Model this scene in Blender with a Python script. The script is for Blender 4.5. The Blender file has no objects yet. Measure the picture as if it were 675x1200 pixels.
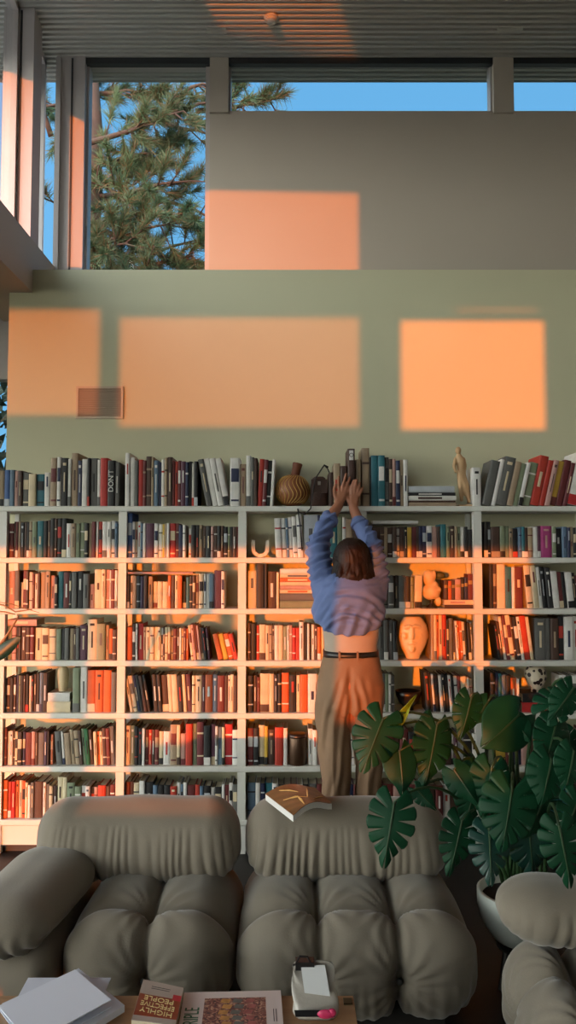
import bpy, bmesh, math, random
from mathutils import Vector, Matrix, noise
R = math.radians
rnd = random.Random(11)
SC = bpy.context.scene
COL = SC.collection

# ------------------------------------------------------------------ camera
F, W_PX, H_PX = 900.0, 675.0, 1200.0
EYE = Vector((0.0, 0.0, 1.6))
TH = math.atan(50.0 / F)
cam_d = bpy.data.cameras.new('camera')
cam_d.sensor_fit = 'VERTICAL'; cam_d.sensor_height = 24.0; cam_d.lens = F / H_PX * 24.0
cam_d.clip_start = 0.05; cam_d.clip_end = 200
cam = bpy.data.objects.new('camera', cam_d); COL.objects.link(cam)
cam.location = EYE; cam.rotation_euler = (R(90) + TH, 0, 0)
SC.camera = cam

# ------------------------------------------------------------------ light
TAN_AZ, TAN_EL = 0.36, 0.02
world = bpy.data.worlds.new('sky'); SC.world = world; world.use_nodes = True
nt = world.node_tree; nt.nodes.clear()
n_out = nt.nodes.new('ShaderNodeOutputWorld'); n_bg = nt.nodes.new('ShaderNodeBackground')
n_tc = nt.nodes.new('ShaderNodeTexCoord')
sun_h = Vector((-TAN_AZ, -1.0, 0.0)).normalized()
n_dot = nt.nodes.new('ShaderNodeVectorMath'); n_dot.operation = 'DOT_PRODUCT'; n_dot.inputs[1].default_value = sun_h
n_map = nt.nodes.new('ShaderNodeMapRange'); n_map.interpolation_type = 'SMOOTHSTEP'
n_map.inputs['From Min'].default_value = -0.55; n_map.inputs['From Max'].default_value = 0.9
n_sep = nt.nodes.new('ShaderNodeSeparateXYZ')
n_el = nt.nodes.new('ShaderNodeMapRange'); n_el.inputs['From Min'].default_value = 0.0; n_el.inputs['From Max'].default_value = 0.7
SKY_EAST_LOW, SKY_EAST_HIGH = (0.20, 0.55, 0.90, 1), (0.15, 0.47, 0.88, 1)
SKY_WEST_LOW, SKY_WEST_HIGH = (12.0, 11.5, 9.9, 1), (5.9, 6.9, 8.0, 1)
def mixc(a, b, fac_socket):
    m = nt.nodes.new('ShaderNodeMix'); m.data_type = 'RGBA'
    nt.links.new(fac_socket, m.inputs['Factor'])
    for s, v in ((m.inputs[6], a), (m.inputs[7], b)):
        if isinstance(v, tuple): s.default_value = v
        else: nt.links.new(v, s)
    return m.outputs[2]
nt.links.new(n_tc.outputs['Generated'], n_dot.inputs[0]); nt.links.new(n_tc.outputs['Generated'], n_sep.inputs[0])
nt.links.new(n_dot.outputs['Value'], n_map.inputs['Value']); nt.links.new(n_sep.outputs['Z'], n_el.inputs['Value'])
east = mixc(SKY_EAST_LOW, SKY_EAST_HIGH, n_el.outputs[0]); west = mixc(SKY_WEST_LOW, SKY_WEST_HIGH, n_el.outputs[0])
nt.links.new(mixc(east, west, n_map.outputs[0]), n_bg.inputs['Color'])
n_bg.inputs['Strength'].default_value = 1.0
nt.links.new(n_bg.outputs[0], n_out.inputs['Surface'])

sun_d = bpy.data.lights.new('sun', 'SUN'); sun_d.angle = R(0.45)
sun_d.color = (1.0, 0.19, 0.0); sun_d.energy = 5.6
sun = bpy.data.objects.new('sun', sun_d); COL.objects.link(sun)
sun_dir = Vector((TAN_AZ, 1.0, -TAN_EL)).normalized()
sun.rotation_euler = sun_dir.to_track_quat('-Z', 'Y').to_euler(); sun.location = (-4, -9, 3)

SC.view_settings.view_transform = 'Standard'; SC.view_settings.look = 'None'
SC.view_settings.exposure = 0.0; SC.view_settings.gamma = 1.0
SC.view_settings.use_curve_mapping = False
try:
    SC.cycles.max_bounces = 8; SC.cycles.diffuse_bounces = 5; SC.cycles.transparent_max_bounces = 16
    SC.cycles.caustics_reflective = False; SC.cycles.caustics_refractive = False
    SC.cycles.use_denoising = True
except Exception:
    pass

# ------------------------------------------------------------------ helpers
def at(px, py, Y):
    d = Vector((px - W_PX / 2, F * math.cos(TH) - (H_PX / 2 - py) * math.sin(TH), F * math.sin(TH) + (H_PX / 2 - py) * math.cos(TH)))
    return EYE + d * (Y / d.y)
def on_z(px, py, z):
    d = Vector((px - W_PX / 2, F * math.cos(TH) - (H_PX / 2 - py) * math.sin(TH), F * math.sin(TH) + (H_PX / 2 - py) * math.cos(TH)))
    return EYE + d * ((z - EYE.z) / d.z)
def lin(c):
    return tuple((v / 255 / 12.92 if v <= 10 else ((v / 255 + 0.055) / 1.055) ** 2.4) for v in c)

def mat(name, rgb, rough=0.6, var=0.0, scale=20.0, bump=0.0, bscale=None, metal=0.0, sheen=0.0, spec=0.5, stretch=None, per_object=0.0):
    m = bpy.data.materials.new(name); m.use_nodes = True
    t = m.node_tree; b = t.nodes['Principled BSDF']
    c = lin(rgb) if max(rgb) > 1 else rgb
    b.inputs['Base Color'].default_value = (*c, 1); b.inputs['Roughness'].default_value = rough
    b.inputs['Metallic'].default_value = metal; b.inputs['Specular IOR Level'].default_value = spec
    if sheen:
        b.inputs['Sheen Weight'].default_value = sheen; b.inputs['Sheen Roughness'].default_value = 0.4
    if var or bump:
        tc = t.nodes.new('ShaderNodeTexCoord'); mp = t.nodes.new('ShaderNodeMapping')
        if stretch: mp.inputs['Scale'].default_value = stretch
        t.links.new(tc.outputs['Object'], mp.inputs['Vector'])
        nz = t.nodes.new('ShaderNodeTexNoise'); nz.inputs['Scale'].default_value = scale; nz.inputs['Detail'].default_value = 5
        t.links.new(mp.outputs[0], nz.inputs['Vector'])
        if var:
            rp = t.nodes.new('ShaderNodeMapRange'); rp.inputs['From Min'].default_value = 0.25; rp.inputs['From Max'].default_value = 0.75
            rp.inputs['To Min'].default_value = 1 - var; rp.inputs['To Max'].default_value = 1 + var
            t.links.new(nz.outputs['Fac'], rp.inputs['Value'])
            hs = t.nodes.new('ShaderNodeHueSaturation'); hs.inputs['Color'].default_value = (*c, 1)
            t.links.new(rp.outputs[0], hs.inputs['Value']); t.links.new(hs.outputs[0], b.inputs['Base Color'])
            if per_object:
                oi = t.nodes.new('ShaderNodeObjectInfo'); mr = t.nodes.new('ShaderNodeMapRange')
                mr.inputs['To Min'].default_value = 0.5 - per_object * 0.12; mr.inputs['To Max'].default_value = 0.5 + per_object * 0.12
                t.links.new(oi.outputs['Random'], mr.inputs['Value']); t.links.new(mr.outputs[0], hs.inputs['Hue'])
        if bump:
            n2 = t.nodes.new('ShaderNodeTexNoise'); n2.inputs['Scale'].default_value = bscale or scale * 4; n2.inputs['Detail'].default_value = 4
            t.links.new(mp.outputs[0], n2.inputs['Vector'])
            bp = t.nodes.new('ShaderNodeBump'); bp.inputs['Strength'].default_value = bump; bp.inputs['Distance'].default_value = 0.01
            t.links.new(n2.outputs['Fac'], bp.inputs['Height']); t.links.new(bp.outputs[0], b.inputs['Normal'])
    return m

def glass_mat(name, tint, gloss=0.6):
    m = bpy.data.materials.new(name); m.use_nodes = True; t = m.node_tree; t.nodes.clear()
    o = t.nodes.new('ShaderNodeOutputMaterial'); tr = t.nodes.new('ShaderNodeBsdfTransparent'); gl = t.nodes.new('ShaderNodeBsdfGlossy')
    fr = t.nodes.new('ShaderNodeFresnel'); fr.inputs['IOR'].default_value = 1.45
    mu = t.nodes.new('ShaderNodeMath'); mu.operation = 'MULTIPLY'; mu.inputs[1].default_value = gloss
    mx = t.nodes.new('ShaderNodeMixShader'); tr.inputs['Color'].default_value = (*tint, 1); gl.inputs['Roughness'].default_value = 0.02
    t.links.new(fr.outputs[0], mu.inputs[0]); t.links.new(mu.outputs[0], mx.inputs[0])
    t.links.new(tr.outputs[0], mx.inputs[1]); t.links.new(gl.outputs[0], mx.inputs[2]); t.links.new(mx.outputs[0], o.inputs[0])
    return m

class MB:
    def __init__(self): self.v = []; self.f = []; self.m = []
    def add(self, vs, fs, mi=0):
        o = len(self.v); self.v += [tuple(p) for p in vs]
        for f in fs: self.f.append(tuple(i + o for i in f)); self.m.append(mi)
    def box(self, x0, x1, y0, y1, z0, z1, mi=0, M=None):
        vs = [Vector((x, y, z)) for z in (z0, z1) for y in (y0, y1) for x in (x0, x1)]
        if M is not None: vs = [M @ p for p in vs]
        self.add(vs, [(0, 2, 3, 1), (4, 5, 7, 6), (0, 1, 5, 4), (2, 6, 7, 3), (0, 4, 6, 2), (1, 3, 7, 5)], mi)
    def tube(self, pts, rad, n=8, mi=0, cap=True, flat=1.0):
        pts = [Vector(p) for p in pts]; k = len(pts)
        if not isinstance(rad, (list, tuple)): rad = [rad] * k
        up = None; rings = []
        for i, p in enumerate(pts):
            t = (pts[min(i + 1, k - 1)] - pts[max(i - 1, 0)]).normalized()
            if up is None: up = t.orthogonal().normalized()
            up = (up - t * up.dot(t)).normalized(); sd = t.cross(up)
            rings.append([p + (up * math.cos(a) + sd * math.sin(a) * flat) * rad[i] for a in [2 * math.pi * j / n for j in range(n)]])
        vs = [q for r_ in rings for q in r_]; fs = []
        for i in range(k - 1):
            for j in range(n):
                fs.append((i * n + j, i * n + (j + 1) % n, (i + 1) * n + (j + 1) % n, (i + 1) * n + j))
        if cap:
            fs.append(tuple(range(n - 1, -1, -1))); fs.append(tuple((k - 1) * n + j for j in range(n)))
        self.add(vs, fs, mi)
    def rings(self, rings, mi=0, cap=True):
        n = len(rings[0]); vs = [q for r_ in rings for q in r_]; fs = []
        for i in range(len(rings) - 1):
            for j in range(n):
                fs.append((i * n + j, i * n + (j + 1) % n, (i + 1) * n + (j + 1) % n, (i + 1) * n + j))
        if cap:
            fs.append(tuple(range(n - 1, -1, -1))); fs.append(tuple((len(rings) - 1) * n + j for j in range(n)))
        self.add(vs, fs, mi)
    def lathe(self, prof, c, n=28, mi=0, axis=None):
        c = Vector(c); rs = []
        for r_, z in prof:
            rs.append([c + Vector((max(r_, 1e-4) * math.cos(2 * math.pi * j / n), max(r_, 1e-4) * math.sin(2 * math.pi * j / n), z)) for j in range(n)])
        self.rings(rs, mi)
    def ball(self, c, r, n=14, mi=0, M=None):
        c = Vector(c); r = Vector(r) if not isinstance(r, (int, float)) else Vector((r, r, r)); rs = []
        for i in range(1, n):
            a = math.pi * i / n; ring = []
            for j in range(2 * n):
                b = math.pi * j / n
                p = Vector((r.x * math.sin(a) * math.cos(b), r.y * math.sin(a) * math.sin(b), -r.z * math.cos(a)))
                ring.append(c + (M @ p if M is not None else p))
            rs.append(ring)
        self.rings(rs, mi)
    def capsule(self, p0, r0, p1, r1, n=12, mi=0):
        p0, p1 = Vector(p0), Vector(p1); d = (p1 - p0); L = d.length; d.normalize()
        pts, rr = [], []
        for i in range(1, 5):
            a = math.pi / 2 * i / 5; pts.append(p0 - d * r0 * math.cos(a)); rr.append(r0 * math.sin(a))
        pts += [p0, p1]; rr += [r0, r1]
        for i in range(4, 0, -1):
            a = math.pi / 2 * i / 5; pts.append(p1 + d * r1 * math.cos(a)); rr.append(r1 * math.sin(a))
        self.tube(pts, rr, n, mi)
    def chain(self, pts, n=12):
        for (a, ra), (b, rb) in zip(pts[:-1], pts[1:]): self.capsule(a, ra, b, rb, n)
    def build(self, name, mats, parent=None, smooth=False, merge=0.0):
        me = bpy.data.meshes.new(name); me.from_pydata(self.v, [], self.f)
        if not isinstance(mats, (list, tuple)): mats = [mats]
        for m in mats: me.materials.append(m)
        me.polygons.foreach_set('material_index', self.m)
        if merge:
            bm = bmesh.new(); bm.from_mesh(me); bmesh.ops.remove_doubles(bm, verts=bm.verts, dist=merge); bm.to_mesh(me); bm.free()
        bm = bmesh.new(); bm.from_mesh(me); bmesh.ops.recalc_face_normals(bm, faces=bm.faces); bm.to_mesh(me); bm.free()
        if smooth: me.polygons.foreach_set('use_smooth', [True] * len(me.polygons))
        o = bpy.data.objects.new(name, me); COL.objects.link(o)
        if parent is not None: attach(o, parent)
        return o

def attach(o, parent):
    """parent o, whose mesh is in world coordinates, to a thing that may sit anywhere"""
    o.parent = parent; o.matrix_parent_inverse = Matrix.Identity(4)
    o.matrix_basis = world_of(parent).inverted() @ o.matrix_basis
def world_of(o):
    m = o.matrix_basis.copy()
    return m if o.parent is None else world_of(o.parent) @ m
def empty(name, loc):
    o = bpy.data.objects.new(name, None); COL.objects.link(o); o.location = loc; o.empty_display_size = 0.05
    return o
def tag(o, label, cat, group=None, kind=None):
    o['label'] = label; o['category'] = cat
    if group: o['group'] = group
    if kind: o['kind'] = kind
    return o
def structure(o, label=None, cat=None):
    o['kind'] = 'structure'
    if label: o['label'] = label
    if cat: o['category'] = cat
    return o
def modded(o, mods):
    """apply modifiers through the depsgraph and keep the evaluated mesh"""
    for kind, props in mods:
        md = o.modifiers.new(kind.lower(), kind)
        for k, v in props.items(): setattr(md, k, v)
    bpy.context.view_layer.update()
    dg = bpy.context.evaluated_depsgraph_get()
    me = bpy.data.meshes.new_from_object(o.evaluated_get(dg)); mats = list(o.data.materials)
    o.modifiers.clear(); old = o.data; o.data = me
    if not me.materials:
        for m in mats: me.materials.append(m)
    me.polygons.foreach_set('use_smooth', [True] * len(me.polygons))
    return o
def remeshed(mb, name, m, voxel, smooth=4, parent=None):
    o = mb.build(name, m)
    modded(o, [('REMESH', dict(mode='VOXEL', voxel_size=voxel, use_smooth_shade=True)), ('SMOOTH', dict(factor=0.5, iterations=smooth))])
    if parent is not None: attach(o, parent)
    return o

# ------------------------------------------------------------------ materials of the room
M_GREEN = mat('sage_paint', (198, 196, 166), 0.7, 0.03, 1.5)
M_WHITE = mat('white_plaster', (176, 167, 156), 0.75, 0.02, 2)
M_FRAME = mat('window_frame_paint', (178, 172, 172), 0.5)
M_DARKFRAME = mat('dark_gasket', (30, 34, 40), 0.5)
M_DECK = mat('metal_decking', (186, 186, 182), 0.36, 0.05, 6, metal=0.25)
M_ROOF = mat('roof_edge', (90, 96, 98), 0.6)
M_FLOOR = mat('dark_floor', (24, 20, 19), 0.5, 0.25, 3, stretch=(1, 8, 1))
M_GROUND = mat('ground', (70, 66, 48), 0.95, 0.3, 2)
M_GLASS = glass_mat('clear_glass', (0.95, 0.97, 0.97), 0.2)
M_GLASS_TINT = glass_mat('tinted_glass', (0.64, 0.66, 0.66), 0.5)
M_SHELF = mat('shelf_white', (212, 212, 206), 0.5, 0.02, 3)

# ------------------------------------------------------------------ the room
YW, YU = 4.47, 4.93                      # face of the sage wall, face of the upper wall
def roof_z(y): return 4.885 - 0.2 * (y - YU)
XE, XW, YS = 3.2, -5.0, -2.5
BEAM_X, BEAM_Z0, BEAM_Z1 = -1.513, 3.15, 3.462

m = MB(); m.box(XW - .2, XE + .15, YS - .2, 5.4, -0.12, 0); structure(m.build('floor', M_FLOOR), 'dark floor of the room', 'floor')
m = MB(); m.box(-60, 60, -60, 60, -0.6, -0.3); structure(m.build('ground', M_GROUND), 'dry ground outside the house', 'ground')
m = MB(); m.box(-1.65, XE, YW, YU + .02, 0, 3.288)
structure(m.build('wall_north_lower', M_GREEN), 'sage green wall behind the bookcase', 'wall')
# upper wall with its clerestory openings
zc = at(337, 130, YU).z
xb0, xb1 = at(104, 200, YU).x, at(245.5, 200, YU).x
xp1 = at(268, 100, YU).x; xq0, xq1 = at(577.5, 100, YU).x, at(601, 100, YU).x
m = MB()
m.box(xb1, XE, YU, YU + .14, 3.2, zc)
for a, b in ((xb1, xp1), (xq0, xq1)): m.box(a, b, YU - .02, YU + .14, zc - .02, roof_z(YU) + .02)
m.box(XE - .6, XE, YU, YU + .14, zc, 4.9)
structure(m.build('wall_north_upper', M_WHITE), 'grey white upper wall under the clerestory windows', 'wall')
m = MB(); m.box(BEAM_X - .38, BEAM_X, YS, YU + .1, BEAM_Z0, BEAM_Z1)
structure(m.build('trim_1', M_WHITE), 'white beam below the side windows', 'beam')
m = MB(); m.box(XE, XE + .15, YS - .1, YU + .2, 0, 6.5)
structure(m.build('wall_east', M_WHITE), 'white side wall', 'wall')

# windows: a frame that carries its pane
def window(n, x0, x1, z0, z1, y, ft, glass, label, jamb=.03):
    fr = MB()
    fr.box(x0, x0 + jamb, y - .03, y + .05, z0, z1); fr.box(x1 - jamb, x1, y - .03, y + .05, z0, z1)
    fr.box(x0, x1, y - .03, y + .05, z1 - ft, z1); fr.box(x0, x1, y - .03, y + .05, z0, z0 + ft)
    o = structure(fr.build('window_%d' % n, M_FRAME), label, 'window')
    p = MB(); p.box(x0 + .005, x1 - .005, y + .005, y + .011, z0 + .005, z1 - .005); p.build('pane', glass, o)
    return o
zr = roof_z(YU) + .0
window(1, xb0 - .04, xb1, 3.2, zr, YU + .05, .025, M_GLASS, 'tall fixed window in front of the pine tree')
window(2, xp1, xq0, zc, zr, YU + .05, .012, M_GLASS, 'long clerestory window above the grey wall', .012)
window(3, xq1, XE - .6, zc, zr, YU + .05, .012, M_GLASS, 'second clerestory window beyond the post', .012)
# dark gasket lines above the windows
m = MB()
for a, b in ((xb0 - .04, xb1), (xp1, xq0), (xq1, XE - .6)): m.box(a, b, YU - .012, YU + .03, zr - .035, zr + .01)
structure(m.build('trim_2', M_DARKFRAME), 'dark gasket above the upper windows', 'trim')

# posts of the side window wall (upper left)
def post(n, x0, x1, y0, y1, seam, label):
    b = MB(); zt = roof_z((y0 + y1) / 2) + .03
    b.box(x0, x1, y0, y1, BEAM_Z1 - .25, zt)
    o = structure(b.build('trim_%d' % n, M_FRAME), label, 'post')
    s = MB(); s.box(seam - .006, seam + .006, y0 - .004, y0 + .004, BEAM_Z1 - .2, zt - .03); s.build('seam', M_DARKFRAME, o)
    s = MB(); s.box(x0 - .002, x0 + .03, y0 - .02, y0 + .002, BEAM_Z1 - .2, zt - .03); s.build('bead', M_FRAME, o)
    return o
xa0, xa1 = at(3, 200, 4.55).x, at(37, 200, 4.55).x
post(3, xa0, xa1, 4.55, 4.70, at(22, 200, 4.55).x, 'white window post nearer the camera')
xc0, xc1 = at(65, 200, 4.90).x, at(98, 200, 4.90).x
post(4, xc0, xc1, 4.90, YU + .14, at(83, 200, 4.90).x, 'white corner post of the windows')
def prism_x(mb, x0, x1, poly):
    n = len(poly); mb.add([(x0, a, b) for a, b in poly] + [(x1, a, b) for a, b in poly],
        [tuple(range(n - 1, -1, -1)), tuple(range(n, 2 * n))] + [(i, (i + 1) % n, n + (i + 1) % n, n + i) for i in range(n)])
def side_pane(n, y0, y1, x, label):
    fr = MB(); z0, za, zb = BEAM_Z1, roof_z(y0), roof_z(y1)
    fr.box(x - .03, x + .03, y0, y1, z0 - .03, z0 + .02)
    for a, b in ((y0, y0 + .03), (y1 - .03, y1)): prism_x(fr, x - .03, x + .03, [(a, z0), (b, z0), (b, roof_z(b)), (a, roof_z(a))])
    prism_x(fr, x - .03, x + .03, [(y0, za - .04), (y1, zb - .04), (y1, zb + .02), (y0, za + .02)])
    o = structure(fr.build('window_%d' % n, M_FRAME), label, 'window')
    p = MB(); prism_x(p, x - .003, x + .003, [(y0, z0), (y1, z0), (y1, zb - .01), (y0, za - .01)]); p.build('pane', M_GLASS, o)
side_pane(4, 4.70, 4.95, -1.64, 'narrow side window between the two white posts')
side_pane(5, -1.13, 4.55, -1.68, 'long side window towards the camera')
m = MB(); prism_x(m, -1.72, -1.56, [(YS, BEAM_Z1), (-1.13, BEAM_Z1), (-1.13, roof_z(-1.13)), (YS, roof_z(YS))]); structure(m.build('wall_west_upper', M_WHITE), 'upper side wall', 'wall')

# roof: ribbed decking seen from below, its skin and an added sun screen on the left
pitch, dep = 0.037, 0.015
prof = []; y = YS - .3
while y < 5.118:
    for dy, dz in ((0, 0), (.017, 0), (.021, dep), (.033, dep)):
        if y + dy <= 5.13: prof.append((y + dy, roof_z(y + dy) + dz))
    y += pitch
XR0, XR1 = -2.05, XE + .4
m = MB(); k = len(prof)
m.add([(XR0, a, b) for a, b in prof] + [(XR1, a, b) for a, b in prof], [(i, i + 1, k + i + 1, k + i) for i in range(k - 1)])
structure(m.build('ceiling', M_DECK), 'ribbed metal deck ceiling', 'ceiling')
m = MB()
for y0, y1 in ((YS - .3, 5.13),):
    m.add([(XR0, y0, roof_z(y0) + .03), (XR1, y0, roof_z(y0) + .03), (XR1, y1, roof_z(y1) + .03), (XR0, y1, roof_z(y1) + .03),
           (XR0, y0, roof_z(y0) + .2), (XR1, y0, roof_z(y0) + .2), (XR1, y1, roof_z(y1) + .2), (XR0, y1, roof_z(y1) + .2)],
          [(0, 1, 2, 3), (7, 6, 5, 4), (0, 4, 5, 1), (1, 5, 6, 2), (2, 6, 7, 3), (3, 7, 4, 0)])
structure(m.build('roof', M_ROOF), 'flat roof above the deck', 'roof')
m = MB(); fp = [(-2.8, 4.12), (0.76, 4.08), (1.1, 4.13), (3.0, 4.51), (5.13, 4.72)]  # unseen screen, cut to shade the upper wall and ceiling from the sun
for (ya, za), (yb, zb) in zip(fp[:-1], fp[1:]): prism_x(m, XR0 - .03, XR0, [(ya, za), (yb, zb), (yb, 5.03), (ya, 5.03)])
for ya, yb in ((0.2, 2.07), (2.6, 5.13)): prism_x(m, XR0 - .03, XR0, [(ya, 5.03), (yb, 5.03), (yb, 5.5), (ya, 5.5)])
prism_x(m, XR0 - .03, XR0, [(-2.8, 5.5), (2.6, 5.5), (2.6, roof_z(2.6) + .2), (-2.8, roof_z(-2.8) + .2)])
structure(m.build('trim_5', M_ROOF), 'unseen sun screen added along the side eave', 'sun screen')
m = MB()
for a, b in ((xq0 - .03, xq1), (xb1, xp1)):
    m.box(a, b, 4.68, YU, roof_z(4.6) - .02, roof_z(4.6) - .012)
structure(m.build('trim_6', M_DECK), 'flat cover strips on the deck above the posts', 'trim')

# south window wall behind the camera: its openings are shaped so the sun falls in patches
dy_m, dy_l = YW - YS, 4.2 - YS
def south(px, py, Y):
    p = at(px, py, Y); return p.x - TAN_AZ * (Y - YS), p.z + TAN_EL * (Y - YS)
op = []
def opening(px0, px1, py0, py1, Y, z0=None, tint=False):
    x0, z1 = south(px0, py0, Y); x1, zz = south(px1, py1, Y)
    op.append((x0, x1, zz if z0 is None else z0, z1, tint))
opening(-40, 115, 363, 486, YW, tint=True); opening(134, 421, 372, 500, YW, tint=True); opening(463, 639, 376, 503, YW)
opening(475, 630, 362.4, 364, YW)  # slit added for one thin line of sun on the wall
opening(-130, 71, 643, 0, 4.2, z0=0.03); opening(97, 160, 643, 0, 4.2, z0=0.05)
opening(160, 229, 643, 872, 4.2); opening(243, 383, 643, 872, 4.2); opening(419, 622, 643, 826, 4.2)
op.append((-2.80, -2.60, 0.05, 0.30, False))  # low gap added to let sun onto the sofa base
xs = sorted({XW, XE, -1.72} | {v for o in op for v in o[:2]}); zs = sorted({0.0, 6.34, 3.42} | {v for o in op for v in o[2:4]})
m = MB()
for i in range(len(xs) - 1):
    run = None
    for j in range(len(zs)):
        if j < len(zs) - 1:
            cx, cz = (xs[i] + xs[i + 1]) / 2, (zs[j] + zs[j + 1]) / 2
            solid = not (cx < -1.72 and cz > 3.42) and not any(o[0] < cx < o[1] and o[2] < cz < o[3] for o in op)
        else: solid = False
        if solid and run is None: run = zs[j]
        if not solid and run is not None:
            m.box(xs[i], xs[i + 1], YS - .1, YS, run, zs[j]); run = None
structure(m.build('wall_south', M_WHITE), 'window wall behind the camera', 'wall')
for i, o in enumerate(op):
    p = MB(); p.box(o[0], o[1], YS - .05, YS - .044, o[2], o[3])
    structure(p.build('window_%d' % (10 + i), M_GLASS_TINT if o[4] else M_GLASS), 'glazing of the window wall, opening shaped for the sun', 'window')

# low side bay under its own roof, glazed to the west and north
m = MB(); m.box(XW - .4, -1.75, YS - .3, 5.5, 3.34, 3.42); structure(m.build('ceiling_west', M_WHITE), 'low roof of the side bay', 'ceiling')
m = MB(); m.box(XW, -1.6, 5.2, 5.3, 2.80, 3.34)
for x in (XW, -3.4, -2.3): m.box(x, x + .1, 5.2, 5.3, 0, 2.8)
structure(m.build('wall_north_west', M_FRAME), 'glazed end of the side bay', 'wall')
m = MB(); m.box(XW + .1, -1.65, 5.24, 5.246, 0, 2.8); structure(m.build('window_6', M_GLASS), 'glazing of the side bay end', 'window')
m = MB()
for y0 in (YS, -0.6, 1.3, 3.2, 5.1): m.box(XW - .1, XW, y0, y0 + .12, 0, 3.34)
m.box(XW - .1, XW, YS, 5.2, 3.1, 3.34)
structure(m.build('wall_west', M_FRAME), 'glazed west wall frame', 'wall')
m = MB(); m.box(XW - .06, XW - .05, YS, 5.2, 0, 3.1); structure(m.build('window_7', M_GLASS), 'glazing of the west wall', 'window')

# ------------------------------------------------------------------ smoke detector and wall grille
M_PLASTIC = mat('white_plastic', (190, 186, 180), 0.4)
p = at(318, 42, 4.62); zt = roof_z(p.y) + .004
o = empty('smoke_detector', (p.x, p.y, zt)); tag(o, 'small round white smoke detector on the ribbed ceiling', 'smoke detector')
m = MB(); m.lathe([(.0, 0), (.045, 0), (.045, -.012), (.0, -.012)], (p.x, p.y, zt)); m.build('base', M_PLASTIC, o, True)
m = MB(); m.lathe([(.036, -.012), (.034, -.026), (.022, -.034), (.0, -.035)], (p.x, p.y, zt)); m.build('sensor_cap', M_PLASTIC, o, True)
a, b = at(90, 453, YW), at(144.5, 491, YW)
o = empty('wall_grille', ((a.x + b.x) / 2, YW, b.z)); tag(o, 'rectangular air grille painted like the sage wall', 'air grille')
M_GRILLE = mat('grille_paint', (190, 176, 156), 0.5)
M_GRILLE_IN = mat('grille_slats_paint', (168, 150, 134), 0.6)
m = MB(); t_ = .012
m.box(a.x, b.x, YW - .012, YW, a.z - t_, a.z); m.box(a.x, b.x, YW - .012, YW, b.z, b.z + t_)
m.box(a.x, a.x + t_, YW - .012, YW, b.z + t_, a.z - t_); m.box(b.x - t_, b.x, YW - .012, YW, b.z + t_, a.z - t_); m.build('frame', M_GRILLE, o)
m = MB(); n = 15
for i in range(n):
    z = b.z + t_ + (a.z - b.z - 2 * t_) * (i + .5) / n
    m.add([(a.x + t_, YW - .002, z - .005), (b.x - t_, YW - .002, z - .005), (b.x - t_, YW - .009, z + .005), (a.x + t_, YW - .009, z + .005),
           (a.x + t_, YW - .004, z - .007), (b.x - t_, YW - .004, z - .007), (b.x - t_, YW - .011, z + .003), (a.x + t_, YW - .011, z + .003)],
          [(0, 1, 2, 3), (7, 6, 5, 4), (0, 4, 5, 1), (2, 6, 7, 3)])
m.build('slats', M_GRILLE_IN, o)

# ------------------------------------------------------------------ bookcase
YF, YB = 4.20, 4.455
ROW_PY = [593, 653.5, 713.5, 774.5, 836, 898.5, 961]
SZ = [at(337, py, YF).z for py in ROW_PY]                 # shelf surfaces
POST_PX = [1, 142.5, 283.5, 425.5, 561, 699]
POST_X = [at(px, 700, YF).x for px in POST_PX]
TH_S = .030
bc = empty('bookcase', (0, (YF + YB) / 2, 0)); tag(bc, 'wide white built-in bookcase with seven rows of books along the sage wall', 'bookcase')
X0, X1 = POST_X[0] - .022, POST_X[-1] + .022
for i, z in enumerate(SZ):
    m = MB(); e = .004
    m.rings([[Vector((X0 - (.03 if i == 0 else 0), y, zz)) for y, zz in pr] if False else [Vector((x, y, zz)) for y, zz in ((YF + e, z), (YF, z - e), (YF, z - TH_S + e), (YF + e, z - TH_S), (YB, z - TH_S), (YB, z))] for x in (X0 - .06 * (i == 0), X1 + .06 * (i == 0))])
    m.build('shelf_board', M_SHELF, bc)
for x in POST_X:
    for y0, y1 in ((YF + .006, YF + .05), (YB - .03, YB)):
        m = MB(); w = .022 if y0 < 4.3 else .012
        prev = 0.0
        for zs_ in reversed(SZ):
            m.box(x - w, x + w, y0, y1, prev, zs_ - TH_S); prev = zs_
        m.build('upright' if y0 < 4.3 else 'wall_rail', M_SHELF, bc)
m = MB(); m.box(X0, X1, YF + .015, YF + .035, .045, SZ[6] - TH_S); m.build('base_board', M_SHELF, bc)
M_PLINTH = mat('dark_plinth', (60, 56, 52), 0.7)
m = MB(); m.box(X0, X1, YF + .05, YF + .07, 0, .045); m.build('plinth', M_PLINTH, bc)

# ------------------------------------------------------------------ books
PAL = {'W': ('white', (214, 212, 208)), 'C': ('cream', (208, 192, 160)), 'G': ('pale grey', (178, 184, 190)), 'g': ('grey', (92, 92, 90)),
       'K': ('black', (24, 24, 27)), 'N': ('navy', (32, 40, 72)), 'B': ('blue', (52, 84, 140)), 'b': ('slate blue', (88, 112, 134)),
       'T': ('teal', (40, 104, 116)), 'R': ('red', (172, 44, 36)), 'r': ('maroon', (98, 36, 38)), 'O': ('orange', (190, 92, 44)),
       'Y': ('yellow', (196, 160, 60)), 'E': ('green', (44, 104, 66)), 'e': ('grey green', (122, 132, 106)), 'n': ('brown', (70, 48, 40)),
       't': ('tan', (156, 136, 112)), 'P': ('plum', (84, 46, 66)), 'p': ('dusty pink', (180, 140, 132)), 'M': ('magenta', (160, 56, 118))}
BM = {k: mat('book_' + v[0].replace(' ', '_'), v[1], 0.55, 0.16, 14, per_object=0.05) for k, v in PAL.items()}
M_PAGE = mat('book_pages', (188, 176, 152), 0.85, 0.08, 90, stretch=(8, 1, 1))
M_GOLD = mat('gilt', (150, 120, 66), 0.45)
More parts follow.
